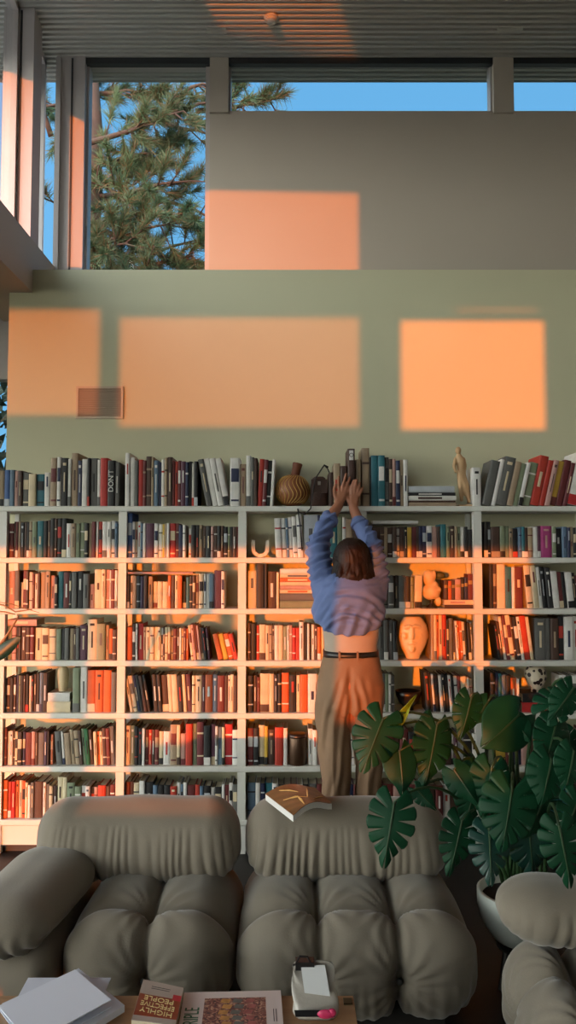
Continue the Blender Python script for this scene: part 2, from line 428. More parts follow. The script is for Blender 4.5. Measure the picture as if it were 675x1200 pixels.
BAND = {'W': 'gKRN', 'C': 'nrgK', 'G': 'gNK', 'g': 'WCK', 'K': 'WCRG', 'N': 'WCG', 'B': 'WGN', 'b': 'WNK', 'T': 'WCK', 'R': 'WCK', 'r': 'CtW',
        'O': 'WKC', 'Y': 'rKW', 'E': 'WCK', 'e': 'gKW', 'n': 'CtW', 't': 'nKr', 'P': 'WCp', 'p': 'rnW', 'M': 'WpK'}

def book_cover(mb, w, h, d, mi=0, M=None):
    """case: rounded spine at y=0, two boards; open at head, tail and fore edge"""
    t = min(.0028, w * .22); rd = min(.006, w * .28)
    out = [(w / 2, d), (w / 2, rd * .7)] + [(w / 2 * math.cos(a), rd * .7 * (1 - math.sin(a))) for a in (R(50), R(90), R(130))] + [(-w / 2, rd * .7), (-w / 2, d)]
    inn = [(w / 2 - t, d), (w / 2 - t, rd + t), (w / 4, rd * .7 + t), (0, rd * .6 + t), (-w / 4, rd * .7 + t), (-w / 2 + t, rd + t), (-w / 2 + t, d)]
    k = len(out); vs = [Vector((x, y, z)) for z in (0, h) for x, y in out] + [Vector((x, y, z)) for z in (0, h) for x, y in inn]
    fs = []
    for i in range(k - 1):
        fs.append((i, i + 1, k + i + 1, k + i)); a = 2 * k + i; fs.append((a + 1, a, a + k, a + k + 1))
        fs.append((k + i, k + i + 1, 3 * k + i + 1, 3 * k + i)); fs.append((i + 1, i, 2 * k + i, 2 * k + i + 1))
    for i in (0, k - 1): fs.append((i, k + i, 3 * k + i, 2 * k + i))
    if M is not None: vs = [M @ v for v in vs]
    mb.add(vs, fs, mi)
def book_pages(mb, w, h, d, mi=0, M=None):
    t = min(.0028, w * .22); e = .004
    mb.box(-w / 2 + t, w / 2 - t, min(.009, w * .3) + .002, d - e, e, h - e, mi, M)
def book_band(mb, w, h, z0, z1, mi=0, M=None, frac=.8):
    rd = min(.006, w * .28) * .7; hw = w / 2 * frac
    pts = [(-hw, rd * .35), (-hw * .5, 0.0), (hw * .5, 0.0), (hw, rd * .35)]
    vs = [Vector((x, y - .0008, z)) for z in (z0, z1) for x, y in pts] + [Vector((x, y + .003, z)) for z in (z0, z1) for x, y in pts]
    fs = []
    for i in range(3): fs += [(i, i + 1, 5 + i, 4 + i), (4 + i, 5 + i, 13 + i, 12 + i), (i + 1, i, 8 + i, 9 + i)]
    fs += [(0, 4, 12, 8), (7, 3, 11, 15)]
    if M is not None: vs = [M @ v for v in vs]
    mb.add(vs, fs, mi)

PXM = 4.23 / F                                           # one photo pixel at the spines
# row, px0, px1, tokens: colour letter, width px - height px; _n a gap; ^n lean of what follows; ! keeps the book whatever its size
ROWS = [
 (0, -14, 56, "r6-44 t9-42! B6-43 b5-43 p4-42 n5-42 g7-40 C8-38! T9-38! W6-40"),
 (0, 57, 138, "t8-57 W5-58 K8-57 W4-56 t8-63 N5-54 W7-56 K3-57 g9-57! W4-55 R9-57! K9-54! g5-52"),
 (0, 145, 231, "W6-63! W6-58 g5-54 R6-55 r4-54 n7-59 t3-58 b6-54 N4-52 W4-55 t4-57 n6-58 r3-54 R4-53 r4-54 P6-53 N4-52 K4-53 W3-51 K5-53"),
 (0, 232, 269, "^-11 g9-56 W9-57! W9-57! W9-57!"),
 (0, 269, 288, "W10-57! t6-50"),
 (0, 288, 320, "W6-60 g4-58 n4-57 ^3 R6-56 r5-55 K5-54 W4-55"),
 (0, 425, 479, "t9-69! K2-58 T8-60! T8-60! g5-58 n4-56 p4-56 N5-54 t4-55 W5-55"),
 (0, 556, 566, "W10-46!"),
 (0, 566, 720, "^13 g9-54 W4-56 g11-58! t6-53 e5-51 W4-52 e8-52! R9-60! R5-55 p5-55 Y6-54 r7-55 r4-52 W12-63! K9-60! K4-56 W4-54 K9-56 W6-56"),
 (1, 9, 136.5, "r6-40 n2-42 r3-42 t3-42 K5-41 n3-42 K3-41 t4-42 e6-42 T8-43! K5-43 n4-44 K5-46 n3-45 K6-46 K6-46 W6-40 t6-40 e5-40 e6-41 K5-40 t4-40 r5-42 W3-42 R5-42 W6-42 W5-42 W5-43 b3-40"),
 (1, 148.5, 279, "B7-52! W4-42 t3-42 W5-42 b3-40 W4-40 P12-40! W6-40 W6-39 Y3-39 t3-39 W4-40 R9-40! r4-40 N6-38 W4-38 _4 W4-34 K6-38 K5-38 t5-38 n5-37 K7-37 p4-36 n5-37 K5-37 n4-37 K6-36 e3-36 K4-36 n5-36 r3-36"),
 (1, 321, 356, "^-3 W8-46! W6-46 b3-46 W5-47 W6-48 W7-50!"),
 (1, 356, 420, "G17-50! N3-50 G8-49 N4-47 T9-48! e6-48 W4-47 t8-45 t7-44"),
 (1, 437, 555, "n9-36! n5-36 t4-36 n6-35 n5-36 W4-34 n5-36 K4-36 Y5-35 r6-36 n3-36 N4-37 N5-37 W7-37! p6-36 n4-36 T7-39! e4-36 n6-37 t3-36 e4-36 W5-36 K4-36 K6-33"),
 (1, 568, 720, "K4-42! K3-42 n9-36! e5-37 e4-37 t4-34 K5-34 b3-35 T3-36 n3-35 t5-35 W5-36 P3-37 M11-37! e4-36 K6-34 b5-36 N3-35 t3-36 K3-35 W3-35 K8-35 t7-35 W6-36 g6-35 T6-36"),
 (2, 9, 137, "p9-43 g6-44 W4-30 r5-44 n3-43 W5-42 r3-40 W4-40 n3-41 t7-42! t6-43! p6-38 K4-36 T7-43! r8-42! K3-41 g7-42 K8-43! g8-40! p6-28 C10-45! C5-45 p5-45 W2-44 r5-45 W3-44"),
 (2, 148.5, 263, "K4-38 W3-38 t5-38 K5-38 N4-37 K5-38 t6-37 C6-31 C6-31 C7-31 O4-38 n5-38 C4-38 O5-38 K5-31 T4-36 K4-37 n4-38 t4-38 C6-40 W3-40 W4-40 b6-40 P9-44! W4-43"),
 (2, 290.5, 327, "C10-44! K10-53! K3-53 n11-43! C3-42"),
 (2, 449, 494, "g6-38 g7-38 g6-38 g8-38! K6-37 e4-36 ^2 C9-38!"),
 (2, 574, 720, "K4-53 n4-52 C9-51! T7-48! W3-48 r9-48! ^-5 C7-50! C6-50 W4-48 K5-48 K6-47 W7-43! r5-42 K4-42 W7-42! K4-41 r4-38 W3-38 K6-38 K5-39 g5-38 b5-39 n6-38 r5-38"),
 (3, 8.5, 41, "e8-39 p7-38 K4-38 n3-38 n8-38 n6-38 r6-38"),
 (3, 42, 103, "C8-37! C8-37! C8-36! e6-36 K4-36 g5-37 t5-36 n3-36 g4-37 P9-40!"),
 (3, 103, 137, "C10-47! e9-42! t4-40 O4-36 n4-35"),
 (3, 148.5, 247, "O9-38! K5-42 W3-42 R8-42! t4-38 C6-38 C6-38 C5-38 C5-38 W3-37 n3-38 C4-38 C4-38 t4-37 r5-36 n4-36 W3-37 C3-36 r4-37 O3-36 ^-6 C4-40 p4-41 r4-41 p3-40 n4-38 K5-37 P4-37"),
 (3, 248, 279, "^-13 O6-30! Y6-30! O6-30! R5-30!"),
 (3, 290.5, 380, "n4-43 K8-42! R4-40 C9-41! C5-40 t4-40 n3-40 W6-40! C6-40 e6-39 W3-40 p4-40 R5-37! R5-37! W6-44! K5-42 W3-42 K3-41 W4-41 n4-40 O5-38 C5-38"),
 (3, 444, 466, "g5-46 g5-46 g5-46 K5-45"),
 (3, 504.8, 554.5, "t5-54! C5-54 O4-53 C6-53! R8-53! K4-46 g8-48! n3-45 ^-3 W4-45 O4-45! O4-45 W5-44! K5-44 K5-43 g4-42"),
 (3, 578, 625, "^-7 K3-40 n4-44 W4-50! r4-52 C6-52! n3-50 K5-50! W4-50 R8-51! C4-50"),
 (3, 626, 720, "g10-48! g4-48 n7-48! K5-50 W8-50! W5-50 e5-49 t5-49 n6-48 g6-48 r5-46 W5-48"),
 (4, 8.5, 58, "n7-39 K6-39 n4-40 N4-42 e3-42 K5-42 n3-42 K5-43 W4-41! K4-42 n4-43 K5-44 b5-45 K9-45"),
 (4, 87, 137, "e8-51! W8-52! O9-48! O9-48! O9-48! g5-46"),
 (4, 148.5, 178, "^-10 C4-39 C7-42! N4-42 K5-43 n5-42 K5-43"),
 (4, 178, 278, "^-4 K6-43 K5-43 n8-42! C5-43! C7-43! K6-42 C4-43 P6-43! ^0 C4-42 C8-42! r4-42 O9-43! b6-43! r9-42! n4-42 W3-42 C4-43 n4-42"),
 (4, 290.5, 378, "K6-42 n4-42 r3-40 C10-44! C5-44 K4-43 K4-44 O8-45! K8-42! C4-42 O8-43! W10-44! C6-42"),
 (4, 447, 461.5, "g4-44 e4-44 W3-43 g4-42"),
 (4, 495.5, 555, "^-4 K7-46 n3-45 W3-44 K7-43 W4-42! K4-44 K5-44 W4-42 K4-42 W5-41 r4-42 C8-41! W4-40 t5-38"),
 (4, 573, 607, "K6-45 N5-45 T4-44 b5-43 K6-42 O8-39! W3-38"),
 (4, 654, 720, "W6-42 g5-42 W5-42 p6-42 g5-42 n6-40 W5-41 r6-40 K6-40"),
 (5, 8.5, 64, "r4-42 W4-38 W4-39 n3-40 C4-38 K7-38! N4-38 r9-37! p5-38 n4-37 g9-37! N4-39 K3-39 p4-34"),
 (5, 66, 112, "^-5 g8-38! W3-38 t8-36! t5-40 t6-39 n4-39 e4-41 E5-41! n4-40"),
 (5, 112, 137, "^-3 C5-38! O4-38 C5-38 n6-42! r6-42 g7-44"),
 (5, 148.5, 279, "C6-45! e5-45 K4-44 K5-42 W3-42 r4-40 R4-40 n3-40 r5-40 C5-38 W8-38! t8-46! C4-46 p6-36 R8-47! e5-47 r8-49! K8-45! P5-46 W3-44 b5-43! C3-43 R9-46! W6-40!"),
 (5, 290.5, 337, "r7-42! K6-42 C7-45! Y4-44 n8-40! R10-43! W5-42"),
 (5, 361, 420, "W5-41 W5-40 p6-40 W6-40 n5-40 r6-40 _3 ^-6 W4-38! K4-38 W4-38 t5-38"),
 (5, 436, 527, "n6-38 n6-38 r5-39 n5-38 r7-40! K6-38 n6-37 r6-37 n6-36 K5-38 n6-38"),
 (5, 527, 555.5, "W3-36 P4-37 G7-37! K10-38! W4-36"),
 (5, 570, 720, "e5-38 Y8-38! r4-38 N8-38! p5-37 n4-37 Y4-38 r5-40 K6-40 n6-38 g6-38 W5-38 n6-38 r6-40 Y4-42 K5-42 E5-40 r6-40"),
 (6, 8.5, 40, "O7-43! R5-41! R6-41! O5-42! C5-42 O5-42 C4-40 W4-37"),
 (6, 40, 137.3, "g4-40 n10-41 W3-40 g4-38 C4-36 n5-36 C6-46! C5-46 e9-40! e7-36 W5-36 W5-36 K5-34 p4-35 R9-37! n5-36 r5-38"),
 (6, 148.5, 279, "r6-40 n4-41 C6-40 W6-42! K9-40 b5-37 K7-37 K7-37 R7-36! W4-40 b3-38 W4-40! r9-37! R5-37 b4-36 K8-36 W4-34 K8-35 W3-38 r5-37 W4-40 g5-38"),
 (6, 290.5, 420, "b7-40! W4-40 N4-39 T6-39 W5-39 K5-38 n6-38 r5-38 W5-38 K5-38 g7-38 r5-38 n6-38 K4-39 G7-38! G5-38 N4-38 r5-38"),
 (6, 436, 555, "n7-38 r7-38 p5-36 n6-38 r6-38 K6-37 n6-38 r5-37 W5-38 n6-36 K6-38 r6-38"),
 (6, 568, 720, "n6-38 W5-38 K6-38 r6-38 g6-38 C6-38 T12-40! n6-38 t6-38 K6-38 r6-37 W6-38"),
]
ROWN = ['top', 'second', 'third', 'fourth', 'fifth', 'sixth', 'lowest']
BAYN = ['first', 'second', 'third', 'fourth', 'fifth']
ORD = {i: w for i, w in enumerate('first second third fourth fifth sixth seventh eighth ninth tenth eleventh twelfth thirteenth fourteenth fifteenth sixteenth seventeenth eighteenth nineteenth twentieth twenty-first twenty-second twenty-third twenty-fourth twenty-fifth twenty-sixth twenty-seventh twenty-eighth twenty-ninth thirtieth thirty-first thirty-second'.split(), 1)}
def bay_of(px):
    for i in range(5):
        if px < POST_PX[i + 1]: return i
    return 4
BOOKS = []
for row, p0, p1, tok in ROWS:
    toks = tok.split(); tot = 0.0; lean = 0.0; items = []; prev_lean = None
    for t in toks:
        if t[0] == '_': items.append(('gap', float(t[1:]))); tot += float(t[1:])
        elif t[0] == '^': lean = float(t[1:]); items.append(('lean', lean))
        else:
            keep = t.endswith('!'); t = t.rstrip('!'); w, h = t[1:].split('-'); w, h = float(w), float(h)
            ref = prev_lean if prev_lean is not None else 0.0
            if lean < ref - .5: g = h * math.tan(R(ref - lean)) * 1.10; items.append(('gap', g)); tot += g
            if lean > 4 and prev_lean is not None and lean > prev_lean + .5: pass
            prev_lean = lean
            items.append(('book', t[0], w, h, keep)); tot += w / math.cos(R(lean))
    xa, xb = at(p0, 700, 4.23).x, at(p1, 700, 4.23).x; s = (xb - xa) / tot; x = xa; lean = 0.0; first = True
    for it in items:
        if it[0] == 'gap': x += it[1] * s
        elif it[0] == 'lean':
            lean = it[1]
        else:
            _, c, w, h, keep = it
            wm = w * s; hm = h * PXM; a = R(lean); foot = wm / math.cos(a)
            BOOKS.append(dict(c=c, w=wm * .965, h=hm, row=row, x=x + foot / 2, lean=lean, px=(x + foot / 2) / 4.23 * F + 337.5, wpx=w, hpx=h, keep=keep))
            x += foot
BOOKS = [b for b in BOOKS if b['px'] + b['wpx'] / 2 < 694]
# vertical room between shelves
for b in BOOKS:
    if b['row'] > 0: b['h'] = min(b['h'], (SZ[b['row'] - 1] - TH_S - SZ[b['row']]) - .006)
    b['d'] = min(.215, max(.105, b['h'] * rnd.uniform(.64, .8)))
    b['y'] = 4.222 + rnd.uniform(0, .016) + (0.012 if b['h'] < .16 else 0)
    b['bay'] = bay_of(b['px'])
    vis = 1.0
    if b['px'] > 436 and b['row'] >= 4: vis = .45
    if b['px'] > 570 and b['row'] >= 5: vis = .3
    if b['row'] == 6: vis = .45 if b['px'] > 40 else 1.0
    if b['row'] == 6 and 285 < b['px'] < 300: vis = .6
    if b['row'] == 6 and b['px'] > 300: vis = .08
    if 368 < b['px'] < 446 and b['row'] >= 1: vis = .12 if b['row'] > 1 else .6
    if b['px'] > 678 or b['px'] < -3: vis = 0.02
    b['vis'] = b['wpx'] * b['hpx'] * vis * (1.3 if b['keep'] else 1.0)
BOOKS.sort(key=lambda b: (b['row'], b['px']))
order = sorted(range(len(BOOKS)), key=lambda i: -BOOKS[i]['vis'])
N_IND = 296
INDIV = set(order[:N_IND])
# description of each single book
seen = {}
cnt = {}
for i, b in enumerate(BOOKS):
    key = (b['row'], b['bay']); cnt[key] = cnt.get(key, 0) + 1; b['ord'] = cnt[key]
    sz = 'slim' if b['wpx'] < 4.5 else ('thick' if b['wpx'] >= 8.5 else '')
    ln = ' leaning' if abs(b['lean']) >= 6 else ''
    nb = [BOOKS[j] for j in (i - 1, i + 1) if 0 <= j < len(BOOKS) and BOOKS[j]['row'] == b['row'] and abs(BOOKS[j]['px'] - b['px']) < 15]
    nbn = [PAL[q['c']][0] for q in nb]
    if len(nbn) == 2 and nbn[0] == nbn[1]: rel = 'between two %s ones' % nbn[0]
    elif len(nbn) == 2: rel = 'between %s and %s ones' % tuple(nbn)
    elif nbn: rel = 'beside a %s one' % nbn[0]
    else: rel = 'standing alone'
    b['lab'] = ' '.join(('%s%s %s book %s' % (sz, ln, PAL[b['c']][0], rel)).split()); b['place'] = '%s shelf, %s bay' % (ROWN[b['row']], BAYN[b['bay']])
    seen.setdefault((b['lab'], b['place']), []).append(i)
for (lab, pl), ids in seen.items():
    for i in ids:
        if len(ids) == 1: BOOKS[i]['label'] = lab + ', ' + pl
        else: BOOKS[i]['label'] = '%s book, %s from the bay\'s start, %s' % (PAL[BOOKS[i]['c']][0], ORD.get(BOOKS[i]['ord'], 'last'), pl)
def bands(b, rr):
    k = rr.random(); h = b['h']; cs = BAND[b['c']]; c = rr.choice(cs)
    if k < .10: q = rr.uniform(.3, .6); return [(h * q, h * (q + rr.uniform(.15, .34)), c, .34)]
    if k < .20: return [(h * .84, h * .9, c, .5), (h * .3, h * .7, c, .22)]
    if k < .34: return [(h * .5, h * .78, c, .8), (h * .1, h * .14, c, .8)]
    if k < .48: return [(h * .72, h * .76, c, .95), (h * .2, h * .23, c, .95)]
    if k < .58: return [(0.002, h * .2, c, .97)]
    if k < .70: return [(h * .3, h * .68, c, .3)]
    return []
mass = MB(); keys = list(PAL)
for i, b in enumerate(BOOKS):
    rr = random.Random(i * 7 + 3); a = R(b['lean'])
    z = SZ[b['row']] + .0006 + b['w'] / 2 * math.sin(abs(a))
    loc = Vector((b['x'], b['y'], z)); bd = bands(b, rr)
    if abs(b['w']) < .01: bd = bd[:1]
    if i in INDIV:
        m = MB(); book_cover(m, b['w'], b['h'], b['d']); o = m.build('book', BM[b['c']]); b['obj'] = o
        tag(o, b['label'], 'book', 'books on the %s shelf' % ROWN[b['row']])
        m = MB(); book_pages(m, b['w'], b['h'], b['d']); q = m.build('page_block', M_PAGE); q.parent = o
        if b['c'] == 'K' and b['wpx'] == 9 and b['hpx'] == 54: bd = []; b['title'] = True
        for z0, z1, c, fr in bd:
            m = MB(); book_band(m, b['w'], b['h'], z0, z1, frac=fr); q = m.build('spine_band', BM[c]); q.parent = o
        o.location = loc; o.rotation_euler = (0, a, 0)
    else:
        M = Matrix.Translation(loc) @ Matrix.Rotation(a, 4, 'Y')
        book_cover(mass, b['w'], b['h'], b['d'], keys.index(b['c']), M); book_pages(mass, b['w'], b['h'], b['d'], len(keys), M)
        for z0, z1, c, fr in bd: book_band(mass, b['w'], b['h'], z0, z1, keys.index(c), M, fr)
o = mass.build('books', [BM[k] for k in keys] + [M_PAGE])
tag(o, 'remaining slim books filling the gaps on all seven bookcase shelves', 'books', kind='stuff')

def lettering(name, txt, size, M, m, parent=None, depth=.0006, align='CENTER'):
    cu = bpy.data.curves.new(name, 'FONT'); cu.body = txt; cu.size = size; cu.extrude = depth; cu.align_x = align; cu.align_y = 'CENTER'
    o = bpy.data.objects.new(name, cu); COL.objects.link(o)
    bpy.context.view_layer.update(); dg = bpy.context.evaluated_depsgraph_get()
    me = bpy.data.meshes.new_from_object(o.evaluated_get(dg)); bpy.data.objects.remove(o)
    me.materials.clear(); me.materials.append(m); me.transform(M)
    o = bpy.data.objects.new(name, me); COL.objects.link(o)
    if parent is not None: attach(o, parent)
    return o
for b in BOOKS:
    if b.get('title'):
        o = b['obj']; M = Matrix(((0, 1, 0, 0), (0, 0, -1, 0), (1, 0, 0, 0), (0, 0, 0, 1)))
        M = Matrix(((0, -1, 0, 0), (0, 0, -1, -.001), (1, 0, 0, b['h'] * .55), (0, 0, 0, 1)))
        q = lettering('spine_title', 'DON\'T', b['w'] * 1.0, M, BM['W']); q.parent = o
        o['label'] = 'black book with bold white spine lettering beside the red book, top shelf, first bay'

# books lying flat ---------------------------------------------------------
def flat_book(px0, px1, pytop, pybot, row, c, label, d=.15, y=4.228, zoff=None, band=None, group=None, rz=0.0):
    xa, xb = at(px0, pytop, y).x, at(px1, pytop, y).x; t = (pybot - pytop) * PXM
    z = (SZ[row] + .0006) if zoff is None else zoff
    m = MB(); w = t; L = xb - xa
    o = empty('book', ((xa + xb) / 2, y, z))
    M = Matrix.Translation(((xa + xb) / 2, y, z + w / 2)) @ Matrix.Rotation(rz, 4, 'Z') @ Matrix.Rotation(R(90), 4, 'Y') @ Matrix.Translation((0, 0, -L / 2))
    book_cover(m, w, L, d, 0, M); m.build('cover', BM[c], o)
    m = MB(); book_pages(m, w, L, d, 0, M); m.build('page_block', M_PAGE, o)
    if band:
        m = MB(); book_band(m, w, L, L * .2, L * .7, 0, M, .45); m.build('spine_band', BM[band], o)
    tag(o, label, 'book', group); return z + w + .0008
z = SZ[0] + .0006
for px0, px1, t, c, bnd, lab in ((479, 535, 4.5, 't', None, 'tan book at the bottom of the flat stack beside the statuette'), (480, 534, 2, 'n', None, 'thin brown book second from the bottom of the stack beside the statuette'),
                            (479, 535, 5.5, 'W', 'n', 'white book in the middle of the flat stack beside the statuette'), (480, 534, 3.5, 'K', 'W', 'thin black book near the top of the stack beside the statuette'),
                            (479, 533, 7.5, 'G', None, 'thick pale grey book on top of the stack beside the statuette')):
    z = flat_book(px0, px1, 600 - t, 600, 0, c, lab, .17, 4.222, z, bnd, 'flat stack on the top shelf')
zt = SZ[1] + .0006 + 37.5 * PXM
flat_book(437, 490, 609, 613, 1, 'W', 'thin white book lying flat across brown books, second shelf, fourth bay', .14, 4.225, SZ[1] + 39.2 * PXM)
flat_book(147, 226, 672, 674.2, 2, 'p', 'thin pink book lying flat across the upright books, third shelf, second bay', .14, 4.225, SZ[2] + 40.2 * PXM)
z = SZ[2] + .0006
for t, c, bnd, lab in ((8.5, 'e', None, 'grey green book at the bottom of the flat pile, third shelf'), (8.5, 'g', None, 'thick grey book second from the bottom of the flat pile, third shelf'), (4.2, 'C', 'O', 'cream book lying just above the two grey ones, third shelf'),
                  (4.5, 'p', None, 'dusty pink book in the middle of the flat pile, third shelf'), (4.2, 'C', None, 'plain cream book in the flat pile above the pink one, third shelf'), (4.5, 'O', 'C', 'orange book third from the top of the flat pile, third shelf'),
                  (4.5, 'C', 'g', 'cream book second from the top of the flat pile, third shelf'), (6.0, 'W', None, 'white book on top of the flat pile, third shelf, third bay')):
    z = flat_book(328, 374, 600 - t, 600, 2, c, lab, .16, 4.224, z, bnd, 'flat pile on the third shelf')
z = SZ[2] + .0006
z = flat_book(520, 553, 596, 600, 2, 'n', 'thin brown flat book under the little leather volumes', .15, 4.224, z)
z = flat_book(519.5, 554, 594.5, 600, 2, 'C', 'pink edged cream flat book carrying the little leather volumes', .15, 4.224, z, 'p')
xx = at(520.5, 690, 4.23).x
for c, w, h, lab in (('n', 5, 23, 'first little brown volume standing on the flat books'), ('O', 4, 22, 'little orange volume standing on the flat books'), ('n', 4, 23, 'little brown volume beside the pink one on the flat books'), ('p', 7, 24, 'little dusty pink volume standing on the flat books'),
                     ('K', 4, 25, 'little black volume standing on the flat books'), ('N', 4, 26, 'little navy volume standing on the flat books'), ('r', 6, 30, 'tallest little maroon volume standing on the flat books')):
    wm, hm = w * PXM, h * PXM; m = MB(); book_cover(m, wm * .96, hm, .1); o = m.build('book', BM[c]); tag(o, lab, 'book', 'little volumes on the flat books')
    o.location = (xx + wm / 2, 4.235, z); xx += wm
    m = MB(); book_pages(m, wm * .96, hm, .1); q = m.build('page_block', M_PAGE); q.parent = o
    m = MB(); book_band(m, wm * .96, hm, hm * .6, hm * .75); q = m.build('spine_band', M_GOLD); q.parent = o
flat_book(9, 43, 728, 735.5, 3, 'p', 'thick pink book lying flat over dark books, fourth shelf, first bay', .15, 4.224, SZ[3] + 39.5 * PXM, 'C')
z = SZ[4] + .0006
z = flat_book(59, 86, 588, 600, 4, 'C', 'thick cream book under the vase, lower of the two', .16, 4.224, z)
Z_VASE = flat_book(60, 85, 590, 600, 4, 'W', 'thick white book directly under the cream vase', .15, 4.224, z)
z = SZ[4] + .0006
z = flat_book(608, 642, 589, 600, 4, 'R', 'red book lying flat under the black one, fifth shelf', .16, 4.224, z)
Z_SPOT = flat_book(609, 641, 590, 600, 4, 'K', 'thick black book lying flat under the spotted vase', .16, 4.224, z)

# ------------------------------------------------------------------ things among the books
def base_of(px, row, y): p = at(px, 700, y); return Vector((p.x, y, SZ[row]))
# carved gourd
M_GOURD = mat('gourd_wood', (128, 74, 40), 0.5, 0.2, 12)
M_CARVE = mat('gourd_carving', (206, 168, 96), 0.7)
M_CORK = mat('gourd_neck', (112, 60, 36), 0.6, 0.15, 20)
c = base_of(343, 0, 4.30); rad = 20.3 * 4.3 / F
o = empty('gourd', c); tag(o, 'round carved brown gourd with ribbed pattern on the top shelf', 'gourd')
cz = c.z + rad * .95
prof = [(rad * math.sin(a) * (1.0), -rad * .95 * math.cos(a)) for a in [R(v) for v in (18, 30, 45, 60, 75, 90, 105, 120, 135, 150, 160)]]
m = MB(); m.lathe([(0.001, -rad * .93)] + prof, (c.x, c.y, cz + .001), 40); m.build('body', M_GOURD, o, True)
m = MB()
for i in range(26):
    pts = []
    for j in range(19):
        t = j / 18; a = R(38 + 112 * t); b = i * 2 * math.pi / 26 + .5 * math.sin(t * 6.3) * .5 + t * .5
        q = rad * 1.003
        pts.append(Vector((c.x + q * math.sin(a) * math.cos(b), c.y + q * math.sin(a) * math.sin(b), cz - .95 * q * math.cos(a))))
    m.tube(pts, .0022, 5)
m.build('carving', M_CARVE, o)
tilt = Matrix.Translation((c.x + .012, c.y, cz + rad * .8)) @ Matrix.Rotation(R(12), 4, 'Y')
m = MB(); n0 = len(m.v); m.lathe([(.026, 0), (.024, .02), (.025, .05), (.0285, .075), (.025, .08), (.001, .08)], (0, 0, 0), 20); m.v = [tuple(tilt @ Vector(v)) for v in m.v]; m.build('neck', M_CORK, o, True)
# brown leather pouch with strap
M_LEATHER = mat('brown_leather', (62, 38, 30), 0.5, 0.2, 18, 0.2)
M_STRAP = mat('dark_strap', (26, 22, 22), 0.6)
M_STEEL = mat('steel', (170, 166, 158), 0.3, metal=0.9)
c = base_of(374, 0, 4.27); k = 4.27 / F
o = empty('leather_pouch', c); tag(o, 'dark brown leather pouch with dangling strap beside the gourd', 'pouch')
m = MB(); rs = []
for z_, hw, hd in ((0.001, 9, 6), (.012, 10.8, 8), (.09, 10.2, 8), (.14, 9, 7), (.16, 7.5, 5), (.168, 5, 3)):
    rs.append([c + Vector((hw * k * math.copysign(abs(math.cos(a)) ** .6, math.cos(a)), hd * k * math.copysign(abs(math.sin(a)) ** .6, math.sin(a)), z_)) for a in [2 * math.pi * j / 24 for j in range(24)]])
m.rings(rs); m.build('body', M_LEATHER, o, True)
m = MB(); m.box(c.x - 9.3 * k, c.x + 9.3 * k, c.y - 8.9 * k, c.y - 6.5 * k, c.z + .075, c.z + .15); m.box(c.x - 2.2 * k, c.x + 2.2 * k, c.y - 9.4 * k, c.y - 8.5 * k, c.z + .05, c.z + .135); m.build('flap', M_LEATHER, o)
m = MB(); m.box(c.x - .008, c.x + .008, c.y - 10 * k, c.y - 9.2 * k, c.z + .118, c.z + .138); m.build('buckle', M_STEEL, o)
m = MB(); q = at(0, 0, 4.19)
def pp(px, py, y): return at(px, py, y)
m.tube([pp(384, 548, 4.25), pp(380, 545, 4.23), pp(370, 560, 4.22), pp(366, 580, 4.2), pp(364, 596, 4.185), pp(357, 603, 4.18), pp(350, 600, 4.185), pp(349, 596, 4.19), pp(352, 620, 4.188), pp(354, 645, 4.19)], .008, 6, flat=.5)
m.tube([pp(384, 549, 4.25), pp(390, 565, 4.225), pp(395, 585, 4.22), pp(391, 590.5, 4.215)], .005, 6, flat=.5)
m.build('strap', M_STRAP, o, True)
# books the person is drawing off the shelf and the spines beside them
for px, w, h, c_, lab, dy, bd in ((388.5, 5, 40, 'n', 'dark brown book standing next to the leather pouch, top shelf', .0, None), (395.5, 8, 50, 't', 'tan book touched by the raised fingers of the person', -.015, 'R'),
                              (403.5, 7.5, 47, 'n', 'dull brown book under the fingertips of the person', -.02, None), (412.5, 8.5, 67, 'n', 'tall dark brown book being pulled off the top shelf', -.03, 'W'),
                              (420.5, 6, 55, 't', 'tall tan book just beyond the hands, top shelf', -.005, None)):
    wm, hm = w * PXM, h * PXM; p = base_of(px, 0, 4.225 + dy)
    m = MB(); book_cover(m, wm * .95, hm, .19); o = m.build('book', BM[c_]); tag(o, lab, 'book', 'books on the top shelf'); o.location = p + Vector((0, 0, .0006))
    m = MB(); book_pages(m, wm * .95, hm, .19); q = m.build('page_block', M_PAGE); q.parent = o
    if bd:
        m = MB(); book_band(m, wm * .95, hm, hm * (.8 if bd == 'W' else .35), hm * (.97 if bd == 'W' else .62), frac=.6); q = m.build('spine_band', BM[bd]); q.parent = o
    if bd == 'W':
        M = Matrix(((1, 0, 0, 0), (0, 0, -1, -.0018), (0, 1, 0, hm * .885), (0, 0, 0, 1)))
        q = lettering('spine_letter', 'O', wm * .8, M, BM['n']); q.parent = o
